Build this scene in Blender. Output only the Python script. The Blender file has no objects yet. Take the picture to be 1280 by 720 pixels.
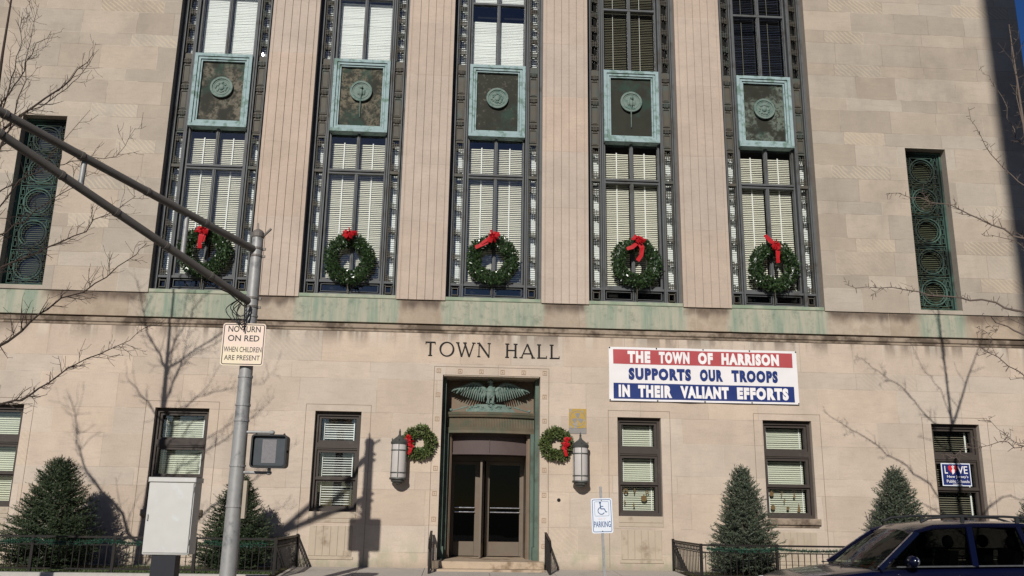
import bpy, bmesh, math, random
from mathutils import Vector, Matrix, noise
R=math.radians
rnd=random.Random(7)
scene=bpy.context.scene; col=scene.collection
SUN=Vector((.262,1.0,-.537))            # direction the sunlight travels

# ------------------------------------------------------------------ mesh helpers
class MB:
    def __init__(s): s.v=[]; s.f=[]; s.m=[]; s.cm=0
    def add(s,vs,fs):
        o=len(s.v); s.v+= [tuple(p) for p in vs]
        for f in fs: s.f.append(tuple(i+o for i in f)); s.m.append(s.cm)
    def box(s,x0,x1,y0,y1,z0,z1):
        s.add([(x0,y0,z0),(x1,y0,z0),(x1,y1,z0),(x0,y1,z0),(x0,y0,z1),(x1,y0,z1),(x1,y1,z1),(x0,y1,z1)],
              [(0,3,2,1),(4,5,6,7),(0,1,5,4),(1,2,6,5),(2,3,7,6),(3,0,4,7)])
    def bbox(s,x0,x1,y0,y1,z0,z1,b):       # box with a chamfered front outline
        s.add([(x0,y1,z0),(x1,y1,z0),(x1,y1,z1),(x0,y1,z1),(x0,y0+b,z0),(x1,y0+b,z0),(x1,y0+b,z1),(x0,y0+b,z1),
               (x0+b,y0,z0+b),(x1-b,y0,z0+b),(x1-b,y0,z1-b),(x0+b,y0,z1-b)],
              [(0,3,2,1),(0,1,5,4),(1,2,6,5),(2,3,7,6),(3,0,4,7),(4,5,9,8),(5,6,10,9),(6,7,11,10),(7,4,8,11),(8,9,10,11)])
    def quad(s,a,b,c,d): s.add([a,b,c,d],[(0,1,2,3)])
    def bar(s,a,b,w,h=None,up=(0,0,1)):     # square bar from a to b
        h=h or w; a=Vector(a); b=Vector(b); d=(b-a).normalized(); u=Vector(up)
        if abs(d.dot(u))>.95: u=Vector((0,1,0))
        r=d.cross(u).normalized(); u=r.cross(d)
        q=[r*(i*w/2)+u*(j*h/2) for i,j in ((-1,-1),(1,-1),(1,1),(-1,1))]
        s.add([a+p for p in q]+[b+p for p in q],[(3,2,1,0),(4,5,6,7),(0,1,5,4),(1,2,6,5),(2,3,7,6),(3,0,4,7)])
    def tube(s,pts,rad,n=8,cap=True):
        pts=[Vector(p) for p in pts]; rad=rad if isinstance(rad,(list,tuple)) else [rad]*len(pts)
        o=len(s.v); prev=None
        for i,p in enumerate(pts):
            d=(pts[min(i+1,len(pts)-1)]-pts[max(i-1,0)]).normalized()
            if prev is None:
                u=Vector((0,0,1)) if abs(d.z)<.9 else Vector((1,0,0)); a=d.cross(u).normalized()
            else: a=(prev-d*prev.dot(d)).normalized()
            prev=a; b=d.cross(a)
            for k in range(n):
                t=2*math.pi*k/n; s.v.append(tuple(p+(a*math.cos(t)+b*math.sin(t))*rad[i]))
        for i in range(len(pts)-1):
            for k in range(n):
                s.f.append((o+i*n+k,o+i*n+(k+1)%n,o+(i+1)*n+(k+1)%n,o+(i+1)*n+k)); s.m.append(s.cm)
        if cap:
            s.f.append(tuple(o+k for k in range(n))[::-1]); s.m.append(s.cm)
            s.f.append(tuple(o+(len(pts)-1)*n+k for k in range(n))); s.m.append(s.cm)
    def lathe(s,prof,c=(0,0,0),n=20,a0=0,a1=2*math.pi):   # profile of (r,z)
        o=len(s.v); full=abs(a1-a0-2*math.pi)<1e-6; m=n if full else n+1
        for r,z in prof:
            for k in range(m):
                t=a0+(a1-a0)*k/n; s.v.append((c[0]+r*math.cos(t),c[1]+r*math.sin(t),c[2]+z))
        for i in range(len(prof)-1):
            for k in range(n):
                k2=(k+1)%m if full else k+1
                s.f.append((o+i*m+k,o+i*m+k2,o+(i+1)*m+k2,o+(i+1)*m+k)); s.m.append(s.cm)
    def disc(s,c,r,y0,y1,n=24):             # disc facing -y
        x,z=c; A=[(x+r*math.cos(2*math.pi*k/n),y0,z+r*math.sin(2*math.pi*k/n)) for k in range(n)]
        B=[(p[0],y1,p[2]) for p in A]; fs=[tuple(range(n))[::1]]
        fs+=[(k,k+n,(k+1)%n+n,(k+1)%n) for k in range(n)]
        s.add(A+B,fs)
    def ring(s,c,r0,r1,y0,y1,n=28):         # flat ring facing -y
        x,z=c; V=[]
        for r,y in ((r0,y0),(r1,y0),(r1,y1),(r0,y1)):
            V+=[(x+r*math.cos(2*math.pi*k/n),y,z+r*math.sin(2*math.pi*k/n)) for k in range(n)]
        fs=[]
        for j in range(4):
            for k in range(n): fs.append((j*n+k,j*n+(k+1)%n,((j+1)%4)*n+(k+1)%n,((j+1)%4)*n+k))
        s.add(V,fs)
    def ell(s,c,r,n=12,m=8,rot=None):
        V=[];c=Vector(c)
        for i in range(m+1):
            ph=math.pi*i/m
            for k in range(n):
                t=2*math.pi*k/n; p=Vector((r[0]*math.sin(ph)*math.cos(t),r[1]*math.sin(ph)*math.sin(t),r[2]*math.cos(ph)))
                if rot: p=rot@p
                V.append(c+p)
        fs=[(i*n+k,i*n+(k+1)%n,(i+1)*n+(k+1)%n,(i+1)*n+k) for i in range(m) for k in range(n)]
        s.add(V,fs)
    def prism(s,poly,y0,y1):                # polygon (x,z) extruded in y, front at y0
        n=len(poly); s.add([(x,y0,z) for x,z in poly]+[(x,y1,z) for x,z in poly],
            [tuple(range(n)),tuple(range(2*n-1,n-1,-1))]+[(k,k+n,(k+1)%n+n,(k+1)%n) for k in range(n)])
    def build(s,name,mats,parent=None,smooth=False,off=None,fixn=True):
        me=bpy.data.meshes.new(name); o=Vector(off) if off is not None else Vector((0,0,0))
        me.from_pydata([tuple(Vector(p)-o) for p in s.v],[],s.f)
        mats=mats if isinstance(mats,(list,tuple)) else [mats]
        for m in mats: me.materials.append(m)
        if len(mats)>1: me.polygons.foreach_set('material_index',s.m)
        if fixn and len(s.f)<60000:
            bm=bmesh.new(); bm.from_mesh(me); bmesh.ops.recalc_face_normals(bm,faces=bm.faces); bm.to_mesh(me); bm.free()
        if smooth:
            me.polygons.foreach_set('use_smooth',[True]*len(me.polygons))
            try: me.set_sharp_from_angle(angle=R(40))
            except Exception: pass
        me.update()
        ob=bpy.data.objects.new(name,me); col.objects.link(ob)
        if parent: ob.parent=parent
        return ob
def tag(o,label=None,cat=None,group=None,kind=None):
    if label:o['label']=label
    if cat:o['category']=cat
    if group:o['group']=group
    if kind:o['kind']=kind
    return o
def thing(name,label,cat,loc=(0,0,0),group=None,rz=0):
    o=bpy.data.objects.new(name,None); o.empty_display_size=.2; col.objects.link(o); o.location=loc; o.rotation_euler=(0,0,rz)
    return tag(o,label,cat,group)
def copy_tree(o,parent=None):
    c=o.copy(); col.objects.link(c); c.parent=parent
    for ch in [q for q in bpy.data.objects if q.parent==o]: copy_tree(ch,c)
    return c

# ------------------------------------------------------------------ materials
def newmat(name):
    m=bpy.data.materials.new(name); m.use_nodes=True; nt=m.node_tree; return m,nt,nt.nodes['Principled BSDF']
def nd(nt,t,**k):
    n=nt.nodes.new(t)
    for a,b in k.items():
        if a in n.inputs.keys(): n.inputs[a].default_value=b
        else: setattr(n,a,b)
    return n
def mixc(nt,fac,a,b,mode='MIX'):
    n=nt.nodes.new('ShaderNodeMix'); n.data_type='RGBA'; n.blend_type=mode
    for sock,v in ((n.inputs[0],fac),(n.inputs[6],a),(n.inputs[7],b)):
        if hasattr(v,'links') or isinstance(v,bpy.types.NodeSocket): nt.links.new(v,sock)
        elif isinstance(v,(int,float)): sock.default_value=v
        else: sock.default_value=(*v,1)
    return n.outputs[2]
def mth(nt,op,a,b=None,c=None,clamp=False):
    n=nt.nodes.new('ShaderNodeMath'); n.operation=op; n.use_clamp=clamp
    for i,v in enumerate((a,b,c)):
        if v is None: continue
        if isinstance(v,bpy.types.NodeSocket): nt.links.new(v,n.inputs[i])
        else: n.inputs[i].default_value=v
    return n.outputs[0]
def ramp(nt,v,lo,hi):
    n=nt.nodes.new('ShaderNodeMapRange'); n.clamp=True; n.interpolation_type='SMOOTHSTEP'
    n.inputs[1].default_value=lo; n.inputs[2].default_value=hi; nt.links.new(v,n.inputs[0]); return n.outputs[0]
def noi(nt,scale,detail=4,vec=None,rough=.55,sc3=None,dist=0):
    n=nd(nt,'ShaderNodeTexNoise',Scale=scale,Detail=detail,Roughness=rough,Distortion=dist)
    if vec is None: vec=nt.nodes.new('ShaderNodeTexCoord').outputs['Object']
    if sc3:
        mp=nt.nodes.new('ShaderNodeMapping'); mp.inputs['Scale'].default_value=sc3; nt.links.new(vec,mp.inputs[0]); vec=mp.outputs[0]
    nt.links.new(vec,n.inputs['Vector']); return n.outputs['Fac']
def bump(nt,h,strength=.3,dist=.01,prev=None):
    n=nd(nt,'ShaderNodeBump',Strength=strength,Distance=dist); nt.links.new(h,n.inputs['Height'])
    if prev: nt.links.new(prev,n.inputs['Normal'])
    return n.outputs[0]
def simple(name,c,rough=.6,metal=0,var=.12,vs=6,bs=.15,spec=.18,c2=None,v2=(.45,.6),s2=None,coat=0,bsc=60):
    m,nt,p=newmat(name)
    n1=noi(nt,vs,5)
    base=mixc(nt,n1,[x*(1-var) for x in c],[min(1,x*(1+var)) for x in c])
    if c2 is not None:
        n2=noi(nt,s2 or vs*.6,6,rough=.65); base=mixc(nt,ramp(nt,n2,*v2),base,c2)
    nt.links.new(base,p.inputs['Base Color'])
    p.inputs['Metallic'].default_value=metal; p.inputs['Specular IOR Level'].default_value=spec
    r=mth(nt,'MULTIPLY_ADD',noi(nt,vs*2,3),.25,rough-.12); nt.links.new(r,p.inputs['Roughness'])
    if bs: nt.links.new(bump(nt,noi(nt,bsc,4),bs,.004),p.inputs['Normal'])
    if coat: p.inputs['Coat Weight'].default_value=coat*.4; p.inputs['Coat Roughness'].default_value=.04
    return m

def stone(name,c,dirt=False,base_green=False,band=False,grime=.35,var=.2,jk=.3):
    m,nt,p=newmat(name); L=nt.links
    tc=nt.nodes.new('ShaderNodeTexCoord').outputs['Object']
    at=nd(nt,'ShaderNodeAttribute',attribute_name='blk'); sp=nt.nodes.new('ShaderNodeSeparateColor'); L.new(at.outputs['Color'],sp.inputs[0])
    u1=nd(nt,'ShaderNodeUVMap',uv_map='pos'); u2=nd(nt,'ShaderNodeUVMap',uv_map='siz')
    a=nt.nodes.new('ShaderNodeSeparateXYZ'); b=nt.nodes.new('ShaderNodeSeparateXYZ'); L.new(u1.outputs[0],a.inputs[0]); L.new(u2.outputs[0],b.inputs[0])
    du=mth(nt,'MINIMUM',a.outputs[0],mth(nt,'SUBTRACT',b.outputs[0],a.outputs[0]))
    dv=mth(nt,'MINIMUM',a.outputs[1],mth(nt,'SUBTRACT',b.outputs[1],a.outputs[1]))
    wob=mth(nt,'MULTIPLY_ADD',noi(nt,9,2),.006,-.003)
    d=mth(nt,'ADD',mth(nt,'MINIMUM',du,dv),wob)
    joint=mth(nt,'SUBTRACT',1.0,ramp(nt,d,.003,.010))
    # colour: per-block tone, mottling, fine grain
    tone=mth(nt,'MULTIPLY_ADD',sp.outputs[0],var,1-var/2)
    basec=mixc(nt,sp.outputs[2],c,[c[0]*1.01,c[1]*.955,c[2]*.91])
    mott=mth(nt,'MULTIPLY_ADD',noi(nt,1.3,5,rough=.6),.44,.78)
    fine=mth(nt,'MULTIPLY_ADD',noi(nt,26,5,rough=.75),.40,.80)
    fac=mth(nt,'MULTIPLY',mth(nt,'MULTIPLY',tone,mott),fine)
    cc=nt.nodes.new('ShaderNodeCombineColor')
    for i in range(3): L.new(fac,cc.inputs[i])
    colr=mixc(nt,1.0,basec,cc.outputs[0],'MULTIPLY')
    # faint bedding veins on every stone, strong diagonal ones on a few
    vein=noi(nt,1.0,4,rough=.6,sc3=(2.2,2,14),dist=.6)
    colr=mixc(nt,mth(nt,'MULTIPLY',ramp(nt,vein,.50,.68),.17),colr,[c[0]*.62,c[1]*.6,c[2]*.6])
    sx=nt.nodes.new('ShaderNodeSeparateXYZ'); L.new(tc,sx.inputs[0]); X,Y,Z=sx.outputs
    ph=mth(nt,'ADD',mth(nt,'MULTIPLY',X,44),mth(nt,'MULTIPLY',Z,48)); ph=mth(nt,'ADD',ph,mth(nt,'MULTIPLY',noi(nt,2.5,3),9))
    st=ramp(nt,mth(nt,'SINE',ph),.1,.8); patch=ramp(nt,noi(nt,2.2,3),.38,.5)
    stf=mth(nt,'MULTIPLY',mth(nt,'MULTIPLY',st,sp.outputs[1]),mth(nt,'MULTIPLY',patch,.5))
    colr=mixc(nt,stf,colr,[c[0]*1.45,c[1]*1.38,c[2]*1.15])
    # broad weather grime
    g=ramp(nt,noi(nt,.45,6,rough=.7,sc3=(1,1,.6)),.48,.72)
    colr=mixc(nt,mth(nt,'MULTIPLY',g,grime),colr,[c[0]*.60,c[1]*.60,c[2]*.60])
    if dirt:    # black streaks washed down below the string course, with clean runs between
        k=ramp(nt,Z,5.45,6.05); n=noi(nt,1.0,5,rough=.7,sc3=(.9,1,.5)); runs=ramp(nt,noi(nt,1.0,2,sc3=(2.2,1,.1)),.42,.52)
        f=mth(nt,'MULTIPLY',mth(nt,'MULTIPLY',mth(nt,'POWER',k,1.1),ramp(nt,n,.36,.54)),mth(nt,'MULTIPLY',runs,.72))
        colr=mixc(nt,f,colr,(.085,.065,.05))
        wht=mth(nt,'MULTIPLY',mth(nt,'MULTIPLY',ramp(nt,Z,5.4,6.0),ramp(nt,noi(nt,1.0,2,sc3=(3.4,1,.1)),.56,.62)),.35)
        colr=mixc(nt,wht,colr,(.55,.5,.42))
        # rising damp and copper wash at the foot of the wall
        ft=mth(nt,'SUBTRACT',1.0,ramp(nt,Z,.25,1.15)); nn=ramp(nt,noi(nt,3.0,6,rough=.7,sc3=(1,1,.7)),.42,.62)
        colr=mixc(nt,mth(nt,'MULTIPLY',mth(nt,'MULTIPLY',ft,nn),.55),colr,(.24,.27,.17))
        ft2=mth(nt,'SUBTRACT',1.0,ramp(nt,Z,.22,.5)); colr=mixc(nt,mth(nt,'MULTIPLY',ft2,.5),colr,(.2,.16,.12))
        pit=ramp(nt,nd(nt,'ShaderNodeTexVoronoi',Scale=1.3).outputs['Distance'],.02,.035)
    if band:    # copper run-off under each window bay, brown stone between
        t=mth(nt,'DIVIDE',X,3.72); w=mth(nt,'ABSOLUTE',mth(nt,'SUBTRACT',mth(nt,'FRACT',mth(nt,'ADD',t,.5)),.5)); w=mth(nt,'MULTIPLY',w,3.72)
        w=mth(nt,'ADD',w,mth(nt,'MULTIPLY_ADD',noi(nt,5,3,sc3=(1,1,.5)),.30,-.15))
        inn=mth(nt,'SUBTRACT',1.0,ramp(nt,w,1.22,1.42)); ax=mth(nt,'ABSOLUTE',X); inn=mth(nt,'MULTIPLY',inn,mth(nt,'LESS_THAN',ax,9.3))
        sl=mth(nt,'SUBTRACT',1.0,ramp(nt,mth(nt,'ABSOLUTE',mth(nt,'SUBTRACT',ax,11.86)),.45,.85)); inn=mth(nt,'MAXIMUM',inn,sl)
        n5=noi(nt,1.6,5,rough=.7,sc3=(2.4,1,.22)); gcol=mixc(nt,ramp(nt,n5,.32,.62),(.185,.245,.185),(.34,.325,.25))
        gcol=mixc(nt,mth(nt,'MULTIPLY',ramp(nt,noi(nt,4,6,rough=.75),.5,.7),.6),gcol,(.10,.14,.105))
        colr=mixc(nt,mth(nt,'MULTIPLY',inn,.92),colr,gcol)
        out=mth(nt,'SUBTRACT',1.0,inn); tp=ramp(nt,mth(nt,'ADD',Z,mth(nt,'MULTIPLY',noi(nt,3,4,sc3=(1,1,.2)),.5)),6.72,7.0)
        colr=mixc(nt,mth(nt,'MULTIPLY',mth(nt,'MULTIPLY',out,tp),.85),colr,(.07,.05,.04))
        colr=mixc(nt,mth(nt,'MULTIPLY',out,mth(nt,'MULTIPLY',ramp(nt,noi(nt,2.5,5,rough=.7),.45,.6),.35)),colr,(.23,.17,.12))
    jc=mixc(nt,ramp(nt,noi(nt,.8,3),.47,.56),(.15,.115,.09),(.52,.45,.36)); colr=mixc(nt,mth(nt,'MULTIPLY',joint,jk),colr,jc)
    L.new(colr,p.inputs['Base Color']); p.inputs['Roughness'].default_value=.88; p.inputs['Specular IOR Level'].default_value=.25
    h=mth(nt,'ADD',mth(nt,'MULTIPLY',noi(nt,40,5,rough=.7),.35),mth(nt,'MULTIPLY',mth(nt,'SUBTRACT',1.0,joint),1.0))
    L.new(bump(nt,h,.35,.006,bump(nt,noi(nt,2.5,3),.25,.03)),p.inputs['Normal'])
    return m
M={}
M['stone_up']=stone('upper_limestone',(.356,.308,.252),grime=.5,var=.24,jk=.42)
M['stone_lo']=stone('lower_limestone',(.442,.372,.303),dirt=True,grime=.32,var=.15,jk=.32)
M['stone_pil']=stone('pilaster_limestone',(.415,.343,.284),grime=.22,var=.08)
M['stone_band']=stone('sill_course_limestone',(.355,.295,.228),band=True)
M['stone_trim']=simple('trim_limestone',(.385,.32,.245),.85,var=.14,vs=3,bs=.3,c2=(.22,.165,.115),v2=(.52,.72),s2=2.2)
M['stone_dirty']=simple('weathered_string_course',(.28,.22,.165),.9,var=.2,vs=2,c2=(.10,.075,.055),v2=(.42,.6),s2=1.6,bs=.4)
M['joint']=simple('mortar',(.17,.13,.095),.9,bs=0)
M['green_sill']=simple('copper_stained_sill',(.22,.27,.19),.8,var=.25,vs=3,c2=(.33,.33,.25),v2=(.45,.62),s2=1.5,bs=.3)
M['bronze']=simple('dark_bronze',(.080,.071,.056),.6,metal=.0,var=.25,vs=5,c2=(.065,.08,.07),v2=(.48,.68),s2=3)
M['bronze_blue']=simple('grey_bronze_glazing_bars',(.088,.092,.094),.6,metal=.0,var=.2,vs=5,c2=(.06,.056,.05),v2=(.5,.7),s2=2)
M['bronze_brown']=simple('brown_bronze',(.15,.105,.072),.5,metal=.2,var=.22,vs=3,c2=(.12,.14,.105),v2=(.5,.7),s2=2.5)
M['door_bronze']=simple('door_bronze',(.135,.108,.082),.5,metal=.15,var=.15,vs=4,c2=(.14,.10,.075),v2=(.5,.7))
M['fascia']=simple('purple_brown_fascia',(.085,.062,.058),.55,metal=.0,var=.12,vs=3)
M['verd']=simple('verdigris_copper',(.265,.345,.345),.85,var=.2,vs=7,c2=(.14,.205,.175),v2=(.48,.64),s2=5,bs=.35,bsc=35)
M['verd2']=simple('verdigris_relief',(.145,.19,.162),.7,var=.25,vs=12,c2=(.085,.14,.12),v2=(.5,.62),s2=9,bs=.4,bsc=45)
M['verd_dark']=simple('verdigris_pilaster_bronze',(.085,.118,.093),.65,metal=.0,var=.25,vs=4,c2=(.06,.075,.058),v2=(.45,.65),s2=2.2)
M['frieze']=simple('frieze_bronze',(.125,.10,.068),.6,metal=.0,var=.3,vs=4,c2=(.095,.095,.065),v2=(.46,.6),s2=3.2)
def panelmat(i):
    m,nt,p=newmat('spandrel_bronze_plate')
    o=i*13.7
    tcn=nt.nodes.new('ShaderNodeTexCoord').outputs['Object']; mp=nt.nodes.new('ShaderNodeMapping'); mp.inputs['Location'].default_value=(o,0,o*.3); nt.links.new(tcn,mp.inputs[0])
    amt=[.34,.36,.46,.56,.34][i]
    n1=noi(nt,9,8,mp.outputs[0],.75); n2=noi(nt,2.2,4,mp.outputs[0],.6)
    f=mth(nt,'MULTIPLY',ramp(nt,n1,amt+.06,amt+.2),ramp(nt,n2,.40,.56))
    c=mixc(nt,n2,(.017,.018,.013),(.034,.033,.024)); c=mixc(nt,mth(nt,'MULTIPLY',f,.8),c,[(.155,.135,.10),(.15,.13,.09),(.11,.105,.08),(.075,.075,.058),(.13,.155,.125)][i])
    n3=noi(nt,1.7,5,mp.outputs[0],.6); c=mixc(nt,mth(nt,'MULTIPLY',ramp(nt,n3,.52,.66),.7),c,(.022,.050,.036))
    nt.links.new(c,p.inputs['Base Color']); p.inputs['Roughness'].default_value=.7; p.inputs['Specular IOR Level'].default_value=.15
    nt.links.new(bump(nt,n1,.5,.01),p.inputs['Normal']); return m
M['frame_brown']=simple('dark_brown_window_frame',(.050,.040,.034),.55,var=.15,vs=8,c2=(.075,.062,.053),v2=(.55,.75),s2=3)
M['black']=simple('black_interior',(.012,.011,.010),.8,bs=0)
M['blind']=simple('cream_blind_slats',(.80,.77,.64),.6,var=.06,vs=2,bs=0)
M['blind_w']=simple('white_blind_slats',(.82,.83,.78),.55,var=.05,vs=2,bs=0)
M['blind_d']=simple('dull_blind_slats',(.26,.24,.17),.6,var=.1,vs=2,bs=0)
M['blind_g']=simple('pale_green_blind_slats',(.62,.63,.50),.6,var=.06,vs=2,bs=0)
M['blind_sky']=simple('sky_reflection_blind_slats',(.10,.12,.19),.6,var=.1,vs=2,bs=0)  # blue of the sky reflected in the last bay's glass, painted into the slats
M['tape']=simple('white_blind_tape',(.86,.85,.80),.7,bs=0)
M['iron']=simple('black_painted_iron',(.013,.011,.010),.5,var=.3,vs=9,c2=(.035,.022,.016),v2=(.58,.75))
M['galv']=simple('galvanised_steel',(.29,.285,.275),.5,metal=.25,var=.14,vs=8,c2=(.17,.17,.17),v2=(.5,.7),s2=5)
M['arm']=simple('weathered_dark_steel_arm',(.145,.13,.115),.55,metal=.2,var=.15,vs=6)
M['cable']=simple('black_cable',(.02,.02,.022),.5,bs=0)
M['cabinet']=simple('dull_white_cabinet_paint',(.48,.47,.44),.42,metal=.1,var=.06,vs=3,c2=(.52,.52,.51),v2=(.56,.72),s2=4)
M['cabinet_post']=simple('dark_post_paint',(.022,.023,.028),.5)
M['black_plastic']=simple('black_plastic',(.022,.023,.025),.45,bs=.05)
M['signal_face']=simple('unlit_signal_face',(.055,.062,.068),.35)
M['signal_lens']=simple('unlit_signal_lens',(.17,.16,.165),.5,var=.35,vs=40)
M['sign_cream']=simple('faded_white_sign_face',(.68,.54,.45),.45,var=.04,vs=3,bs=0,c2=(.68,.58,.42),v2=(.45,.6),s2=1.5)
M['sign_white']=simple('white_sign_face',(.62,.65,.70),.4,var=.04,bs=0)
M['ink']=simple('black_sign_ink',(.02,.02,.022),.5,bs=0)
M['ink_blue']=simple('blue_sign_ink',(.035,.085,.20),.5,bs=0)
M['ink_faint']=simple('faded_red_sign_ink',(.62,.52,.52),.5,bs=0)
M['vinyl']=simple('white_vinyl_banner',(.66,.63,.62),.5,var=.03,vs=2,bs=.1,bsc=4)
M['ban_red']=simple('faded_red_banner_stripe',(.36,.065,.07),.5,var=.08,vs=2,bs=.1,bsc=4)
M['ban_blue']=simple('blue_banner_print',(.014,.030,.135),.5,var=.08,vs=3,bs=0)
M['ban_white']=simple('white_banner_print',(.70,.67,.66),.5,var=.02,bs=0)
M['letters']=simple('blackened_bronze_letters',(.008,.007,.007),.6,metal=.0,bs=0)
M['plaque_y']=simple('faded_yellow_sign_paint',(.36,.235,.055),.6,var=.15,vs=8,c2=(.27,.255,.235),v2=(.54,.60),s2=5)
M['plaque_g']=simple('worn_grey_sign_metal',(.22,.205,.19),.55,var=.15,vs=9)
M['lamp_glass']=simple('frosted_lamp_glass',(.42,.39,.365),.35,var=.06,vs=5,bs=0)
M['lamp_metal']=simple('lamp_grey_bronze',(.055,.055,.05),.5,metal=.1,var=.2,vs=9,c2=(.14,.16,.14),v2=(.5,.7))
M['red']=simple('red_ribbon',(.36,.008,.012),.6,var=.2,vs=6,bs=0)
M['paper_brown']=simple('brown_paper_cutout',(.20,.13,.06),.8,bs=0,var=.3,vs=20)
M['asphalt']=simple('asphalt',(.05,.05,.05),.85,var=.2,vs=3,bs=.6,bsc=120)
M['concrete']=simple('concrete_pavement',(.40,.36,.31),.85,var=.12,vs=1.5,bs=.4,c2=(.25,.22,.19),v2=(.55,.75),s2=1.2)
M['kerb']=simple('granite_kerb',(.36,.34,.31),.8,var=.15,vs=12,bs=.4)
M['step']=simple('worn_stone_step',(.40,.31,.22),.8,var=.2,vs=3,c2=(.2,.14,.09),v2=(.5,.66))
M['soil']=simple('soil',(.07,.055,.035),.95,var=.3,vs=9,bs=.8)
M['paint']=simple('road_marking_paint',(.7,.7,.68),.6,bs=0)
M['roof']=simple('roof_felt',(.09,.09,.09),.9)
M['brick_far']=simple('tan_brick_block',(.16,.11,.08),.9,var=.15,vs=.5)
M['gl_far']=simple('far_window',(.03,.035,.04),.2,bs=0)
def leafmat(name,c,c2,rough=.5,sc=9):
    m,nt,p=newmat(name); n=noi(nt,sc,3); g=nt.nodes.new('ShaderNodeNewGeometry')
    f=mth(nt,'MULTIPLY_ADD',g.outputs['Random Per Island'],.7,mth(nt,'MULTIPLY',n,.3))
    nt.links.new(mixc(nt,f,c,c2),p.inputs['Base Color']); p.inputs['Roughness'].default_value=rough; p.inputs['Specular IOR Level'].default_value=.4
    return m
M['box_leaf']=leafmat('boxwood_leaves',(.010,.027,.008),(.050,.090,.026),.32); M['box_leaf'].node_tree.nodes['Principled BSDF'].inputs['Specular IOR Level'].default_value=.8
M['fir_leaf']=leafmat('fir_wreath_sprigs',(.035,.075,.018),(.13,.14,.045),.55)
M['spruce']=leafmat('spruce_needles',(.014,.024,.013),(.105,.125,.080),.6)
M['spruce_green']=leafmat('dark_spruce_needles',(.008,.018,.007),(.060,.086,.036),.6)
M['garland']=leafmat('artificial_garland_needles',(.008,.045,.028),(.02,.10,.06),.5)
M['grass']=leafmat('grass_blades',(.03,.06,.015),(.09,.13,.035),.6)
M['bark']=simple('grey_brown_bark',(.050,.036,.029),.85,var=.3,vs=18,bs=.6)
M['bark_l']=simple('pale_grey_bark',(.13,.10,.082),.8,var=.3,vs=18,bs=.5)
M['car']=simple('navy_car_paint',(.0020,.0028,.014),.25,metal=.0,var=.05,vs=1,bs=0,coat=1,spec=.3)
M['chrome']=simple('chrome_strip',(.55,.55,.56),.22,metal=.9,bs=0,spec=.5)
M['rubber']=simple('tyre_rubber',(.02,.02,.02),.8)
M['rim']=simple('alloy_wheel',(.45,.45,.46),.3,metal=.8,bs=0)
M['seat']=simple('dark_grey_seat_fabric',(.03,.03,.034),.85)
M['lampglass_car']=simple('headlight_lens',(.55,.56,.58),.12,bs=0)
M['tail']=simple('red_tail_lens',(.35,.01,.01),.2,bs=0)
def glass(name,tint,rough=.015,k=1.0,extra=.0,bumpy=.0):
    m,nt,p=newmat(name); nt.nodes.remove(p); out=nt.nodes['Material Output']
    t=nd(nt,'ShaderNodeBsdfTransparent'); t.inputs[0].default_value=(*tint,1)
    g=nd(nt,'ShaderNodeBsdfGlossy'); g.inputs['Roughness'].default_value=rough; g.inputs[0].default_value=(.95,.97,1,1)
    fr=nd(nt,'ShaderNodeFresnel',IOR=1.45); f=mth(nt,'MULTIPLY_ADD',fr.outputs[0],k,extra,clamp=True)
    if bumpy:
        b=bump(nt,noi(nt,1.4,2),bumpy,.05); nt.links.new(b,g.inputs['Normal'])
    mx=nd(nt,'ShaderNodeMixShader'); nt.links.new(f,mx.inputs[0]); nt.links.new(t.outputs[0],mx.inputs[1]); nt.links.new(g.outputs[0],mx.inputs[2]); nt.links.new(mx.outputs[0],out.inputs[0])
    return m
M['glass']=glass('window_glass',(.86,.88,.88),rough=.0,k=1.2,extra=.05,bumpy=.02)
M['glass_gr']=glass('grimy_grille_glass',(.55,.6,.56),rough=.1,k=1.0,extra=.03,bumpy=.1)
M['glass_s']=glass('side_strip_glass',(.86,.88,.88),rough=.0,k=.8,extra=.05,bumpy=.03)
M['glass_dk']=glass('dark_door_glass',(.05,.05,.055),rough=.0,k=.3,bumpy=.03)
M['glass_car']=glass('tinted_car_glass',(.13,.14,.14),k=.6,extra=.0)
M['windshield']=glass('windshield_glass',(.20,.27,.21),rough=.07,k=.36,extra=.02,bumpy=.8)

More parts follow.
